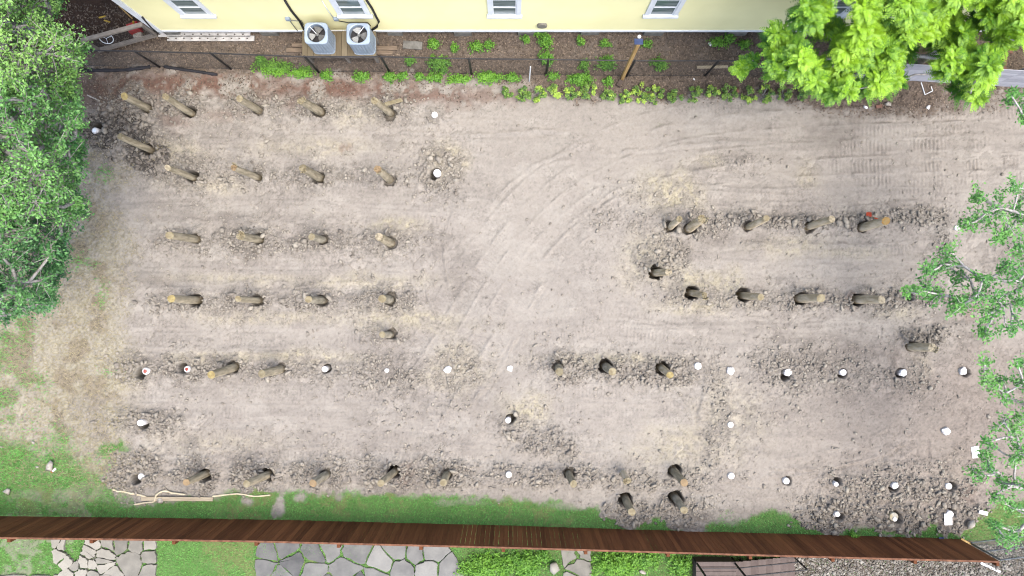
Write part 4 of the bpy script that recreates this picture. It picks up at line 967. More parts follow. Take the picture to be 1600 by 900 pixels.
def limbs(base, trunk, tips, r_base, rg, sag=.02, r_tip=.012, power=.42):
    """a branch skeleton that reaches every tip; returns segments and the last direction at each tip"""
    pos = [np.array(base, float)]; par = [-1]; plen = [0.]
    for p in trunk: pos.append(np.array(p, float)); par.append(len(pos) - 2); plen.append(plen[-1] + np.linalg.norm(pos[-1] - pos[-2]))
    nt = len(pos); order = np.argsort([np.linalg.norm(t - pos[-1]) for t in tips]); ends = []
    for i in order:
        t = tips[i]; A = np.array(pos[2:] if len(pos) > 3 else pos); off = 2 if len(pos) > 3 else 0
        cost = np.linalg.norm(A - t, axis=1) + .45 * np.array(plen[off:]) + (A[:, 2] > t[2] + .4) * .8
        k = int(np.argmin(cost)) + off; a = pos[k]; L = np.linalg.norm(t - a); m = max(2, int(L / .45)); prev = k
        for s in range(1, m + 1):
            f = s / m; p = a + (t - a) * f + (rg.normal(0, .05 * min(L, 1.5), 3) if s < m else 0) + np.array([0, 0, sag * L * math.sin(math.pi * f)])
            pos.append(p); par.append(prev); plen.append(plen[prev] + L / m); prev = len(pos) - 1
        ends.append((i, prev))
    cnt = np.zeros(len(pos))
    for _, e in ends:
        k = e
        while k >= 0: cnt[k] += 1; k = par[k]
    rad = r_tip + (r_base - r_tip) * (np.maximum(cnt, 1) / len(tips)) ** power
    P0 = [pos[par[k]] for k in range(1, len(pos))]; P1 = [pos[k] for k in range(1, len(pos))]
    R0 = [min(rad[par[k]], rad[k] * 1.25) for k in range(1, len(pos))]; R1 = [rad[k] for k in range(1, len(pos))]
    return P0, P1, R0, R1, {i: pos[par[e]] for i, e in ends}
def spray(twl, n_each, length, width, spread, rg):
    """leaves set along the twigs"""
    A = np.array([t[0] for t in twl]); B = np.array([t[1] for t in twl]); D = np.array([t[2] for t in twl]); n = len(A) * n_each
    k = np.repeat(np.arange(len(A)), n_each); f = rg.uniform(.12, 1.12, n)
    p = np.where(f[:, None] < .5, A[k] + (B[k] - A[k]) * (f[:, None] * 2), B[k] + (D[k] - B[k]) * (f[:, None] * 2 - 1))
    p = p + rg.normal(0, spread, (n, 3)) * np.array([1, 1, .8])
    nm = np.array([0, 0, .9]) + rg.normal(0, .55, (n, 3)); nm /= np.linalg.norm(nm, axis=1)[:, None]
    U = np.cross(nm, rg.normal(0, 1, (n, 3))); U /= np.linalg.norm(U, axis=1)[:, None]; W = np.cross(nm, U); L = length * rg.uniform(.65, 1.25, n)
    return p, U * (L / 2)[:, None], W * (L * width / 2)[:, None]
def plant(name, base, trunk, tips, tip_r, label, cat, leafm, barkm, leaves, r_base, seed, twigs=4, twig_out=1.0, group=None, twig_r=.009, tints=None, r_tip=.012, drop=0.0):
    rg = np.random.default_rng(seed); tips = np.array(tips, float); tip_r = np.array(tip_r, float)
    root = thing(name, tuple(base), label, cat, group)
    P0, P1, R0, R1, back = limbs(base, trunk, tips - np.array([0, 0, drop]), r_base, rg, r_tip=r_tip)
    twl = []
    for i in range(len(tips)):
        out = tips[i] - back[i]; out /= np.linalg.norm(out) + 1e-6
        for k in range(twigs):
            d = out * .8 + rg.normal(0, .6, 3); d[2] = d[2] * .5 + .25; d /= np.linalg.norm(d); L = tip_r[i] * rg.uniform(.6, 1.25) * twig_out
            a = tips[i]; b = a + d * L * .55 + rg.normal(0, .03, 3); c = b + (d + rg.normal(0, .35, 3)) * L * .5
            twl.append((a, b, c)); P0 += [a, b]; P1 += [b, c]; R0 += [twig_r, twig_r * .75]; R1 += [twig_r * .75, twig_r * .35]
    V, Fq = frustums(P0, P1, R0, R1)
    np_obj('trunk', V, Fq, barkm, root, smooth=True)
    Cc, U, W = leaves(twl if twigs > 1 else tips, tip_r, rg); V, Fq = leaf_arrays(Cc, U, W)
    t = np.clip(rg.normal(.5, .2, len(Cc)), 0, 1)
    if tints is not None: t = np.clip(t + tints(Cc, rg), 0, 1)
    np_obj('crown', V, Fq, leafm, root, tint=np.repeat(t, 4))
    return root
def poisson(inside, x0, x1, y0, y1, dmin, rg, tries=6000):
    pts = []
    for _ in range(tries):
        p = (rg.uniform(x0, x1), rg.uniform(y0, y1))
        if inside(*p) and all((p[0] - q[0]) ** 2 + (p[1] - q[1]) ** 2 > dmin * dmin for q in pts): pts.append(p)
    return pts
def inpoly(x, y, poly):
    c = False
    for i in range(len(poly)):
        (x1, y1), (x2, y2) = poly[i], poly[i - 1]
        if (y1 > y) != (y2 > y) and x < (x2 - x1) * (y - y1) / (y2 - y1) + x1: c = not c
    return c

# the three oaks on the left boundary
edge_y = [-160, 0, 25, 52, 60, 75, 95, 112, 140, 170, 205, 250, 280, 295, 325, 345, 380, 410, 440, 470, 492, 510]
edge_x = [150, 96, 84, 74, 100, 134, 138, 122, 116, 128, 126, 130, 126, 112, 132, 110, 106, 102, 92, 88, 30, -60]
def oak(ylo, yhi, tb, label, leafm, seed, n_each, zc, zt):
    rg = np.random.default_rng(seed)
    ins = lambda x, y: x < np.interp(y, edge_y, edge_x) - 16 and ylo < y < yhi
    pts = poisson(ins, -230, 140, ylo, yhi, 17, rg, 5000); tips = []; rr = []
    for x, y in pts:
        inn = np.clip((np.interp(y, edge_y, edge_x) - x) / 170, 0, 1); z = zc - 1.6 + 3.0 * inn ** .6 + rg.uniform(-1.1, .9)
        tips.append(P(x, y, z)); rr.append(rg.uniform(.26, .44))
    # the edge itself: small sprays
    for y in np.arange(max(ylo, -150), min(yhi, 500), 9):
        x = np.interp(y, edge_y, edge_x) - rg.uniform(6, 16); tips.append(P(x, y, zc - 1.5 + rg.uniform(-.8, .8))); rr.append(rg.uniform(.14, .24))
    b = P(*tb); tr = [b + Vector((0, 0, 1.0)), b + Vector((.1, .05, 2.2)), b + Vector((.2, 0, 3.2))]
    def lv(c, r, g): return spray(c, n_each, .082, .5, .055, g)
    return plant('oak_tree', b, tr, tips, rr, label, 'tree', leafm, M['bark_grey'], lv, .2, seed, twigs=9, twig_out=1.25, group='oaks along the left boundary', twig_r=.013,
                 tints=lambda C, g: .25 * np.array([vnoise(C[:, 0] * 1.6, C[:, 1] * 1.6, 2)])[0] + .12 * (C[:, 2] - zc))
oak(-160, 150, (-70, 40), 'fresh green oak overhanging the upper left corner of the lot', M['oak_light'], 21, 23, 5.6, 0)
oak(135, 330, (-80, 235), 'mid green oak at the left edge beside the dark clods', M['oak_mid'], 22, 25, 5.6, 0)
oak(315, 510, (-90, 400), 'dense dark green oak at the left edge above the dry grass', M['oak_dark'], 23, 28, 5.0, 0)

# the lime green tree over the upper right corner
poly = [(1190, 70), (1202, 40), (1232, 22), (1250, -10), (1260, -80), (1800, -80), (1800, 60), (1640, 78), (1578, 82), (1572, 108), (1556, 118), (1562, 150), (1545, 166), (1512, 168), (1484, 152), (1478, 132), (1446, 132), (1432, 112), (1424, 128), (1402, 148), (1366, 162), (1346, 150), (1318, 160), (1296, 168), (1268, 148), (1248, 128), (1222, 124), (1200, 106)]
gaps = [(1318, 12, 17), (1284, 76, 12), (1448, 88, 16), (1436, 102, 13), (1512, 20, 7), (1530, 58, 8), (1428, 120, 10), (1340, 118, 7), (1250, 52, 7)]
rg = np.random.default_rng(5)
ins = lambda x, y: inpoly(x, y, poly) and all(math.hypot(x - a, y - b) > c + 12 for a, b, c in gaps) and all(inpoly(x + dx, y + dy, poly) for dx, dy in ((15, 0), (-15, 0), (0, 15), (0, -15)))
clumps = poisson(ins, 1190, 1790, -75, 165, 38, rg, 9000); low = poisson(ins, 1190, 1790, -75, 172, 18, rg, 9000)
tips = []; rr = []
okp = lambda x, y, m: all(math.hypot(x - a, y - b) > c + m for a, b, c in gaps) and all(inpoly(x + m * math.cos(t), y + m * math.sin(t), poly) for t in range(6))
zh = lambda y: 5.4 + 2.0 * np.clip((120 - y) / 180, -.3, 1)
for x, y in clumps:
    z0 = zh(y) + rg.uniform(-.4, .6); R0 = rg.uniform(24, 31)
    for k in range(9):
        q = 0 if k == 0 else R0 * rg.uniform(.55, .95); a = k * 2.4 + rg.uniform(-.4, .4)
        u, v = x + q * math.cos(a), y + q * math.sin(a)
        if not okp(u, v, 15): continue
        tips.append(P(u, v, z0 - .75 * (q / R0) ** 2 + rg.uniform(-.1, .15))); rr.append(rg.uniform(.30, .40))
n_up = len(tips)
low = [p for p in low if okp(*p, 13)]
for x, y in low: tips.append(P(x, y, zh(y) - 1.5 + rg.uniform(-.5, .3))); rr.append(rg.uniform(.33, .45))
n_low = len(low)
for x, y in ((1162, 100), (1176, 95), (1158, 108), (1212, 112), (1206, 72)): tips.append(P(x, y, 4.4 + rg.uniform(-.2, .3))); rr.append(.25 if x < 1180 else .34)
def pecan_leaves(c, r, g):
    Cs, Us, Ws = [], [], []
    for i in range(len(c)):
        n = 21
        for k in range(n):
            az = g.uniform(0, 2 * math.pi); el = g.uniform(-.3, 1.0); L = r[i] * g.uniform(.8, 1.2)
            d = np.array([math.cos(az) * math.cos(el), math.sin(az) * math.cos(el), math.sin(el)]); side = np.array([-math.sin(az), math.cos(az), 0])
            m = 9; f = np.linspace(.10, 1, m)[:, None]; p = c[i] + d * L * f + np.array([0, 0, -1]) * (f ** 2) * L * .26
            for s in (-1, 1):
                u = d * .62 + side * s * .78 + np.array([0, 0, -.22]) + g.normal(0, .08, (m, 3)); u /= np.linalg.norm(u, axis=1)[:, None]; ll = .105 * np.sin(np.pi * (.25 + .65 * f)) * g.uniform(.8, 1.15)
                w = np.cross(u, np.array([0, 0, 1.]) + d * .3); w /= np.linalg.norm(w, axis=1)[:, None]
                Cs.append(p + u * ll * .5); Us.append(u * ll * .55); Ws.append(w * ll * .24)
    return np.concatenate(Cs), np.concatenate(Us), np.concatenate(Ws)
b = P(1421, 106); tr = [b + Vector((0, .02, 1.0)), b + Vector((.02, .05, 2.2)), b + Vector((.05, .1, 3.3)), b + Vector((.1, .25, 4.2))]
ctint = {}
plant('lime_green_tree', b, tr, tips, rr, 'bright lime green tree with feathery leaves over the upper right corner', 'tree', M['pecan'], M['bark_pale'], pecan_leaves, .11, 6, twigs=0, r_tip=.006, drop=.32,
      tints=lambda C, g: .34 * vnoise(C[:, 0] * 1.3, C[:, 1] * 1.3, 3) + np.repeat(np.r_[np.full(n_up, .12), np.full(n_low, -.38), np.full(5, .2)], 378) + .10 * (C[:, 2] - 5.8) + np.repeat(g.normal(0, .16, len(C) // 378 + 1), 378)[:len(C)])  # lower tier and low leaves tinted darker: crown shade painted into the leaf colour

# the two sparse trees beyond the right edge
A = [(1590,300,20),(1562,316,20),(1532,310,12),(1545,342,22),(1575,350,22),(1596,336,18),(1514,350,10),(1563,366,14),(1596,388,14),(1482,400,16),(1476,420,18),(1454,424,10),(1500,430,18),(1540,432,16),(1570,420,20),(1592,440,22),(1442,455,16),(1470,460,20),(1500,470,18),(1530,455,20),(1560,470,22),(1588,470,26),(1554,490,22),(1580,506,22),(1540,516,12),(1422,454,8),(1500,478,14),(1610,410,22),(1625,350,26),(1630,450,30),(1640,500,26),(1620,300,22),(1660,400,30),(1700,350,30),(1700,450,30),(1720,400,34),(1604,180,14),(1582,156,12),(1612,152,20),(1640,200,30)]
Bt = [(1542,576,16),(1560,600,18),(1590,600,20),(1575,622,18),(1540,595,10),(1598,572,16),(1596,660,20),(1562,664,18),(1546,690,10),(1580,682,20),(1600,704,18),(1584,716,10),(1530,735,16),(1550,730,12),(1570,752,14),(1592,762,18),(1556,772,14),(1580,792,16),(1592,830,18),(1556,822,9),(1572,838,14),(1540,712,10),(1620,640,26),(1630,600,26),(1640,720,30),(1620,800,26),(1660,660,30),(1700,700,34),(1690,760,30),(1690,620,30)]
def sparse(lst, tb, label, seed, zc, ne, leafm):
    rg = np.random.default_rng(seed); tips = []; rr = []
    for x, y, r in lst:
        for k in range(3):
            z = zc + rg.uniform(-.6, .6) + (x - 1560) * .004; a = rg.uniform(0, 6.28); q = r * .45 * (k > 0)
            tips.append(P(x + q * math.cos(a), y + q * math.sin(a), z)); rr.append(r * (H - z) / F * rg.uniform(.5, .72))
    b = P(*tb); tr = [b + Vector((0, 0, 1.2)), b + Vector((-.1, 0, 2.4)), b + Vector((-.25, .05, 3.2))]
    return plant('sparse_tree', b, tr, tips, rr, label, 'tree', leafm, M['bark_pale'], lambda c, r, g: spray(c, ne, .085, .55, .06, g), .085, seed, twigs=4, twig_out=1.5, twig_r=.010, group='sparse trees beyond the right edge',
                 tints=lambda C, g: .3 * vnoise(C[:, 0] * 2, C[:, 1] * 2, 1))
sparse(A, (1740, 400), 'sparse leafy tree with pale branches reaching in beside the upper right pile row', 31, 4.8, 19, M['right_leaf'])
sparse(Bt, (1730, 690), 'thin tree with bare white twigs hanging over the lower right corner', 32, 4.4, 14, M['right_leaf'])

# hedge of young shrubs along the fence
SHR = [(793,141,9,'tiny dark shrub at the left end of the shrub row'),(817,146,12,'dark bluish shrub beside the thin white stake'),(839,147,15,'leafy shrub with lime tips right of the thin white stake'),(865,143,13,'shrub below the tall weed on the fence'),
 (892,147,14,'lime tipped shrub at the left of the thick ground cover patch'),(918,143,14,'shrub growing into the thick ground cover patch'),(947,149,13,'narrow shrub just left of the solar post foot'),(976,149,11,'small shrub just right of the solar post foot'),
 (1002,142,16,'largest shrub of the row with many lime tips right of the solar post'),(1024,147,14,'shrub touching the largest lime tipped shrub'),(1052,150,13,'dark compact shrub midway between solar post and lime green tree'),(1082,147,13,'mid green shrub, fourth from right end before the lime tree crown'),
 (1109,145,13,'even green shrub, third from right before the lime tree crown'),(1136,144,13,'dark fine leaved shrub, second from right before the lime tree crown'),(1167,147,13,'shrub with brick fragment at its left near the lime tree crown'),(1192,146,13,'shrub beside the small separate lime foliage tuft'),
 (1222,145,11,'dark shrub under the left edge of the lime tree crown'),(1250,145,11,'last shrub, mostly under the lime tree crown')]
for i, (x, y, r, lab) in enumerate(SHR):
    y += 4; rg = np.random.default_rng(300 + i); b = P(x, y); b.z = float(gz(b.x, b.y)); rad = r * H / F * .95
    t = thing('young_shrub', tuple(b), lab, 'shrub', 'young shrubs planted along the fence')
    n = 15; a = rg.uniform(0, 6.28, n); q = rad * np.sqrt(rg.uniform(0.02, .9, n)); zt = rg.uniform(.15, .42, n) * (1.25 - q / rad * .6) * (rad / .27)
    tips = np.stack([b.x + q * np.cos(a), b.y + q * np.sin(a), b.z + zt], 1)
    P0 = np.repeat(np.array([[b.x, b.y, b.z - .03]]), n, 0); V, Fq = frustums(P0, tips, np.full(n, .012), np.full(n, .005)); np_obj('stem', V, Fq, M['bark_grey'], t)
    Cc, U, W = rand_leaves(tips, np.full(n, rad * .28), 36, .07, .5, rg, shell=.1, squash=.8)
    tn = rg.normal(.25, .15, len(Cc)) + .75 * (np.repeat(rg.random(n) < .35, 36)) * (Cc[:, 2] > b.z + .16) * (i not in (0, 1, 10, 11, 13, 16, 17))
    V, Fq = leaf_arrays(Cc, U, W); np_obj('foliage', V, Fq, M['shrub'], t, tint=np.repeat(np.clip(tn, 0, 1), 4))

WEED = [(430,108,34,12,'long bright weed patch on the fence line left of the condensers'),(470,115,22,9,'weed patch ending just left of the condenser platform'),(412,97,12,8,'weed tuft behind the fence at the left end of the long weed patch'),
 (511,118,13,6,'small weed patch below the condenser platform left leg'),(565,121,16,6,'weed patch on the fence line below the right condenser'),(610,122,13,7,'rounded weed patch right of the fence post near the platform'),(630,121,10,6,'weed patch joining the rounded patch on its right'),
 (655,121,9,5,'thin weed patch between two denser fence line patches'),(686,103,20,15,'large round weed clump growing through the fence'),(682,124,15,7,'weed patch under the large round weed clump'),(720,124,26,6,'low weed strip right of the large round clump'),
 (765,122,28,8,'bright weed strip ending near the white stake'),(800,122,14,6,'thin weed strip just left of the white stake'),(678,72,11,8,'weed tuft beside the grey slab under the house wall'),(640,97,9,6,'lone weed tuft below the grey slab'),(712,75,7,4,'faint weed tuft right of the slab tuft'),
 (745,74,12,8,'weed tuft under the house wall midway to the dryer vent'),(763,73,9,6,'smaller weed tuft touching the mid wall tuft'),(822,64,8,6,'weed tuft left of the dryer vent vine'),(852,66,13,14,'tall vine like weed below the round dryer vent'),(854,95,14,12,'dark weed behind the fence post below the dryer vent'),
 (838,50,5,12,'thin vine climbing to the dryer vent'),(905,125,26,10,'thick ground cover patch behind the shrub row'),(862,120,10,5,'weed tuft at the fence left of the thick ground cover'),(943,71,9,5,'weed tuft under the wall left of the solar post'),(947,100,16,11,'grey green weed behind the fence left of the solar post'),
 (911,104,8,9,'small dark weed above the thick ground cover'),(1031,102,12,10,'dark weed behind the fence right of the solar post'),(1120,68,16,7,'weed patch beside the white stone under the wall'),(1137,62,8,8,'upright weed tuft at the right of the white stone patch'),(1163,71,10,7,'pale weed above the separate lime foliage tuft'),
 (950,128,8,7,'weed growing above the shrub left of the solar post foot'),(1010,70,7,4,'faint weed tuft right of the solar panel'),(905,67,7,5,'faint weed tuft midway between dryer vent and solar post'),
 (760,885,46,22,'bright weedy patch behind the fence beside the flagstone patio'),(822,880,40,24,'weedy ground around the pale rocks behind the fence'),(962,878,48,24,'tall grassy weeds behind the fence left of the deck'),(1062,882,20,20,'leafy weeds against the deck edge'),(1010,872,22,16,'long bladed weeds just left of the deck weeds'),
 (1331,834,5,4,'single weed at the fence foot below the clods')]
for i, (x, y, rx, ry, lab) in enumerate(WEED):
    rg = np.random.default_rng(600 + i); n = max(14, int(rx * ry * .38)); a = rg.uniform(0, 6.28, n); q = np.abs(rg.normal(0, .62, n)); q = np.where(q > 1.35, .5, q)
    px = x + rx * q * np.cos(a); py = y + ry * q * np.sin(a); X0, Y0 = pxy(px, py); z0 = gz(X0, Y0); hh = .10 if y > 110 and y < 130 else .2
    b0 = P(x, y); tall = 1.0 if i in (8, 19, 20, 36) else .5; c = np.stack([X0, Y0, z0 + rg.uniform(.03, hh + .25 * tall * np.clip(1 - q, 0, 1), n)], 1)
    if n > 20: c[:, 0] = b0[0] + (c[:, 0] - b0[0]) * .9
    for j in range(1, n):                       # one patch, no strays
        dd = c[:j] - c[j]; k = int(np.argmin((dd ** 2).sum(1))); L = float(np.linalg.norm(dd[k]))
        if L > .10: c[j] += dd[k] * (1 - .10 / L)
    pr = np.array([int(np.argmin(((c[:j] - c[j]) ** 2).sum(1))) for j in range(1, n)]); Vs, Fs = frustums(c[1:], c[pr], np.full(n - 1, .004), np.full(n - 1, .004), 4)
    Cc, U, W = rand_leaves(c, np.full(n, .11), 13, .07, .5, rg, shell=.1, squash=.7)
    V, Fq = leaf_arrays(Cc, U, W); b = P(x, y)
    o = np_obj('weed_clump', np.concatenate([V, Vs]), np.concatenate([Fq, Fs + len(V)]), M['weed'], origin=tuple(b), tint=np.r_[np.repeat(np.clip(rg.normal(.5, .25, len(Cc)) + (.2 if i in (0, 1, 10, 11, 34, 36) else -.15 if i in (20, 25, 26, 27) else 0), 0, 1), 4), np.full(len(Vs), .3)])
    tag(o, lab, 'weeds', 'weed clumps')

# ------------------------------------------------------------------ small things
sp = thing('solar_light_post', P(972, 123), 'tall honey coloured timber post with a small solar panel on top', 'light post')
b = P(972, 123); tp = b + Vector((-.06, 0, 3.15)); MB().bar(b - Vector((0, 0, .2)), tp, .095, .095).build('post', M['post_wood'], sp)
MB().box(tp + Vector((.0, .04, .05)), (.24, .18, .025), ax=(Vector((1, 0, 0)), Vector((0, .96, -.26)), Vector((0, .26, .96)))).build('solar_panel', M['solar'], sp)
MB().lathe(tp + Vector((.03, .2, -.02)), [(.03, -.06), (.045, -.02), (.05, .02), (.02, .06)], 12).build('lamp_head', M['trim'], sp)
o = MB().box(P(968, 131) + Vector((0, 0, .05)), (.15, .22, .1), rz=R(-28)).build('paver_block', M['paver'], origin=P(968, 131)); tag(o, 'brown paver block lying at the foot of the solar post', 'paver')
b = P(827, 127); o = MB().tube([b, b + Vector((0, 0, 1.45))], .018, 8).build('marker_stake', M['trim'], origin=b); tag(o, 'thin white marker stake standing among the first shrubs', 'stake')
def flat(name, px, py, L, W, rot, th, m, label, cat, z=0, group=None):
    b = P(px, py); cr, sr = math.cos(R(rot)) * L / 2, math.sin(R(rot)) * L / 2
    wx, wy = -math.sin(R(rot)) * W / 2, math.cos(R(rot)) * W / 2
    g0 = max(float(gz(b.x + cr * f + wx * h, b.y + sr * f + wy * h)) for f in (-1, -.6, -.3, 0, .3, .6, 1) for h in (-1, -.5, 0, .5, 1)) - (.0 if name == 'white_sheet' else .012) if z == 0 else z
    o = MB().box(Vector((b.x, b.y, g0 + th / 2 + .004)), (L, W, th), rz=R(rot)).build(name, m, origin=b); return tag(o, label, cat, group)
flat('concrete_slab', 645, 71, .62, .25, -4, .06, M['concrete'], 'grey rectangular slab lying on litter right of the condensers', 'slab')
for x, y, L, lab in ((460, 79, .5, 'lower pinkish board sticking out left of the condenser platform'), (465, 71, .34, 'upper short board sticking out left of the condenser platform'), (603, 76, .75, 'longer board sticking out right of the condenser platform'), (599, 83, .62, 'shorter board sticking out right of the condenser platform')):
    flat('lumber_board', x, y, L, .13, random.uniform(-3, 3), .06, M['lumber'], lab, 'board', group='boards by the condenser platform')
# white perforated panels along the house foot
for (x, y, L, rot, lab) in ((319, 54.5, 2.95, -1.5, 'upper white perforated panel lying against the house foot'), (329, 61, 2.8, 0, 'lower white perforated panel lying beside the house foot')):
    b = P(x, y); mb = MB(); hw = .085
    n = 22
    for k in range(n):
        c = (k + .5) / n * L - L / 2
        if k % 2: mb.box((b.x + c, b.y, .06), (L / n * 1.55, hw * 2, .03))
        else:
            for s in (-1, 1): mb.box((b.x + c, b.y + s * hw * .62, .06), (L / n * .45, hw * .76, .03))
    tag(mb.build('perforated_panel', M['panel'], origin=b), lab, 'panel', 'white panels at the house foot')
mb = MB(); c = P(166, 60, .25); mb.tube([c + Vector((.22 * math.cos(k * math.pi / 12), .13 * math.sin(k * math.pi / 12), .1 * math.sin(k * math.pi / 12))) for k in range(25)], .014, 6, cap=False)
for k in range(3): a = k * 2.1 + .5; mb.bar(c, c + Vector((.22 * math.cos(a), .13 * math.sin(a), .1 * math.sin(a))), .012, .012)
tag(mb.build('wheel_rim', M['trim'], origin=P(166, 60)), 'small white wheel rim lying behind the wooden gate frame', 'wheel')
t = thing('red_fuel_can', P(215, 47), 'red plastic can standing by the house corner behind the gate frame', 'can')
b = P(215, 47); MB().box(b + Vector((0, 0, .16)), (.36, .28, .3), rz=R(20)).build('body', M['red'], t); MB().tube([b + Vector((-.08, .03, .36)), b + Vector((0, .0, .41)), b + Vector((.08, -.03, .36))], .018, 8).build('handle', M['red'], t)
MB().tube([b + Vector((.05, .08, .3)), b + Vector((.09, .12, .42))], [.035, .025], 10).build('spout', M['yellow'], t)
o = MB().box(P(217, 55) + Vector((0, 0, .06)), (.26, .2, .12), rz=R(10)).build('stone_block', M['rubble'], origin=P(217, 55)); tag(o, 'pale stone block in front of the red can', 'stone')
o = MB().box(P(223, 40) + Vector((0, 0, .05)), (.22, .12, .1), rz=R(-30)).build('red_tray', M['red'], origin=P(223, 40)); tag(o, 'flat red tray tucked against the house corner behind the red can', 'tray')
flat('yellow_strip', 159, 26, .22, .045, 14, .02, M['yellow'], 'upper yellow strip on the dark mulch left of the house', 'strip', group='yellow strips on the mulch')
flat('yellow_strip', 167, 33, .2, .045, -18, .02, M['yellow'], 'lower yellow strip on the dark mulch left of the house', 'strip', group='yellow strips on the mulch')
o = MB().tube([P(187, 10) + Vector((0, 0, .04)), P(208, 30) + Vector((0, 0, .04))], .02, 8).build('yellow_pole', M['post_wood'], origin=P(187, 10)); tag(o, 'thin tan pole lying along the left foot of the house', 'pole')
flat('orange_stick', 148, 154, .46, .035, -25, .02, M['rubble'], 'salmon coloured stick on the red-brown soil left of the yellow-topped pile', 'stick')['category'] = 'stick'
def draped(name, pts, w, m, label, cat, h=.03):
    c = smooth(pts, 8); mb = MB(); L = [P(*p) for p in c]
    mb.tube([Vector((p.x, p.y, float(gz(p.x, p.y)) + h)) for p in L], [w * random.uniform(.75, 1.15) for _ in L], 7)
    return tag(mb.build(name, m, origin=L[0], smooth=True), label, cat)
draped('silt_fence_roll', [(120, 110), (160, 110), (200, 109), (236, 105)], .06, M['black_film'], 'long black silt film roll lying under the left end of the chain-link fence', 'silt film', .02)
draped('black_pipe', [(258, 105), (290, 110), (318, 114), (340, 117)], .05, M['black_film'], 'black pipe lying on red-brown soil right of the silt film roll', 'pipe')
draped('cream_hose', [(178, 764), (196, 767), (215, 771), (231, 775)], .03, M['rope'], 'short cream hose piece left of the pale board on the grass', 'hose')
draped('cream_hose', [(212, 787), (230, 784), (243, 782), (247, 772), (258, 766), (272, 769), (292, 771)], .032, M['rope'], 'curled cream hose crossing over the pale board on the grass', 'hose', .07)
draped('cream_hose', [(334, 774), (355, 772), (377, 770), (400, 774), (424, 772)], .03, M['rope'], 'wavy cream hose running right from the pale board on the grass', 'hose')
flat('pale_board', 279, 778, 2.3, .13, -.5, .05, M['board'], 'long pale board lying at the grass edge near the brown fence', 'board')
b = P(606, 168, 1.28); o = MB().bar(P(602, 163, 1.22), P(628, 156, .75), .12, .04).build('loose_plank', M['cut_pale'], origin=P(615, 160)); tag(o, 'loose pale plank leaning on the fifth pile in the row nearest the house', 'plank')
flat('white_sheet', 1523, 706, .25, .37, 8, .012, M['paper'], 'white sheet lying flat on bare soil left of the right branches', 'sheet')
flat('white_sheet', 1475, 808, .25, .37, 2, .012, M['paper'], 'white sheet lying beside a pile cap near the end of the brown fence', 'sheet')
def rock(px, py, r, m, label, cat='stone', flatk=.6, group=None):
    x, y = pxy(np.array([px], float), np.array([py], float)); v, f = ico(); V, Fc = stones(x, y, np.array([r]), flat=flatk, sink=.1)
    tag(np_obj('rock', V, Fc, m, origin=(float(x[0]), float(y[0]), 0)), label, cat, group)
rock(81, 727, .2, M['rubble'], 'pale rubble lump with an orange scrap on the left lawn'); flat('orange_scrap', 82, 736, .14, .06, 50, .02, M['orange'], 'orange and white scrap against the rubble lump on the left lawn', 'scrap')
flat('white_scrap', 85, 734, .14, .07, 40, .03, M['paper'], 'white scrap touching the rubble lump on the left lawn', 'scrap')
rock(58, 730, .07, M['rubble'], 'small pale stone left of the rubble lump on the lawn'); rock(13, 767, .11, M['rubble'], 'pale stone at the left edge of the lawn'); rock(3, 698, .05, M['rubble'], 'tiny white stone at the far left edge of the lawn'); rock(52, 692, .06, M['rubble'], 'small round stone at the upper edge of the left lawn')
rock(252, 780, .13, M['rubble'], 'tan lump between the white ringed cap and the red topped pile')
rock(866, 886, .2, M['stone_light'], 'large pale angular rock behind the brown fence at mid lot', flatk=.4); rock(771, 889, .2, M['stone_light'], 'flat pale rock in weeds beside the flagstone patio', flatk=.35); rock(1003, 893, .1, M['rubble'], 'small pale rock in tall weeds behind the fence')
rock(1386, 163, .10, M['rubble'], 'triangular beige stone below the lime green tree'); rock(1351, 168, .06, M['paper'], 'small white stone below the left half of the lime green tree'); rock(1448, 168, .08, M['paper'], 'white stone below the white wire bracket'); flat('brick', 1372, 167, .2, .1, 10, .06, M['brick'], 'red brick beside the triangular beige stone', 'brick')
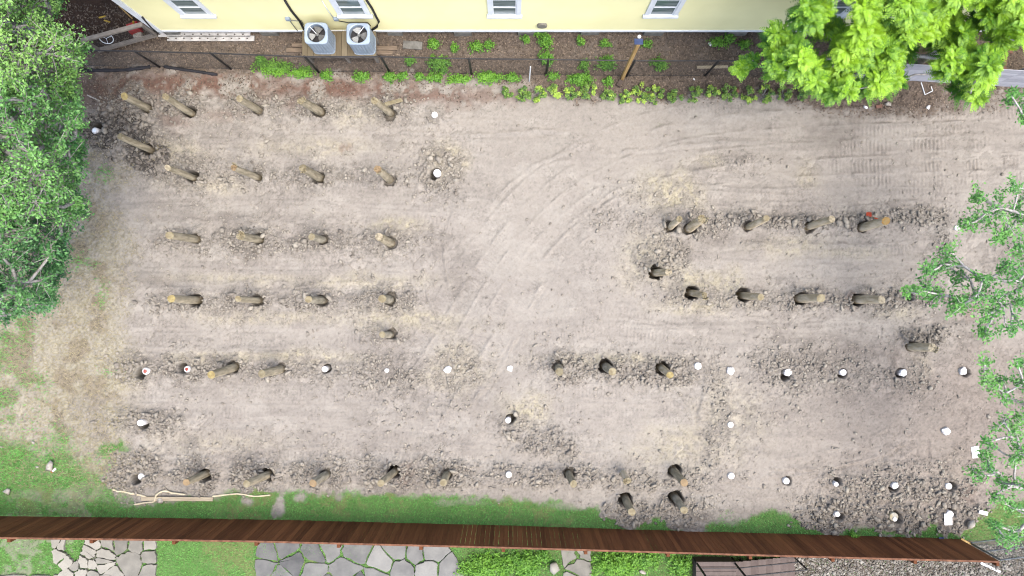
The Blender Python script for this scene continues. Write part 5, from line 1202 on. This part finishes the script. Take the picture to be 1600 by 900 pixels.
rock(1109, 69, .07, M['paper'], 'white stone at the left of the weed patch under the wall'); rock(1084, 124, .05, M['paper'], 'white pebble on litter behind the shrub row'); rock(1152, 143, .07, M['brick'], 'brick fragment between two shrubs')
flat('white_plank', 1112, 106, 1.0, .09, 1, .03, M['board'], 'pale plank on dark litter behind the right part of the chain-link fence', 'plank')
flat('white_scrap', 1530, 798, .28, .12, -14, .04, M['paper'], 'white crumpled scrap on grass right of the last pile caps', 'scrap'); rock(1508, 815, .20, M['rubble'], 'tan stone beside the last pile caps near the fence end')
flat('timber_offcut', 1506, 844, .4, .06, -27, .05, M['post_wood'], 'orange-brown offcut at the right foot of the brown fence', 'offcut'); flat('white_plank', 1545, 885, .7, .07, -25, .04, M['trim'], 'white plank lying behind the right end of the brown fence', 'plank')
flat('blue_scrap', 1468, 840, .16, .1, 0, .02, M['solar'], 'small blue scrap at the foot of the brown fence', 'scrap')
mb = MB(); q = [P(1437, 130), P(1443, 149), P(1455, 143), P(1452, 136)]; mb.tube([p + Vector((0, 0, .08)) for p in q], .016, 6); tag(mb.build('wire_bracket', M['trim'], origin=q[1]), 'bent white wire bracket on dark soil under the lime green tree', 'bracket')
for x, y, rot, lab in ((1572, 82, 5, 'top brick of the edging right of the lime green tree'), (1567, 97, 85, 'middle upright brick of the edging right of the lime green tree'), (1562, 109, 20, 'reddish brick by the top of the grey fence')): flat('brick', x, y, .28, .14, rot, .1, M['brick'], lab, 'brick')
t = thing('marker_flag', P(1350, 338), 'orange-red marker flag crumpled in clods left above the orange-topped pile', 'flag'); b = P(1350, 338); gzz = float(gz(b.x, b.y))
MB().add([b + Vector((-.05, 0, gzz + .14)), b + Vector((.08, -.05, gzz + .2)), b + Vector((.14, .03, gzz + .12)), b + Vector((.10, .1, gzz + .18)), b + Vector((-.03, .11, gzz + .12))], [(0, 1, 2, 3, 4)]).build('flag_cloth', M['orange'], t); MB().tube([b, b + Vector((.0, .0, gzz + .2))], .005, 5).build('wire', M['galv'], t)
draped('orange_tape', [(1362, 341), (1368, 344), (1374, 349)], .02, M['orange'], 'orange tape scrap beside the orange-topped pile', 'tape', .06)
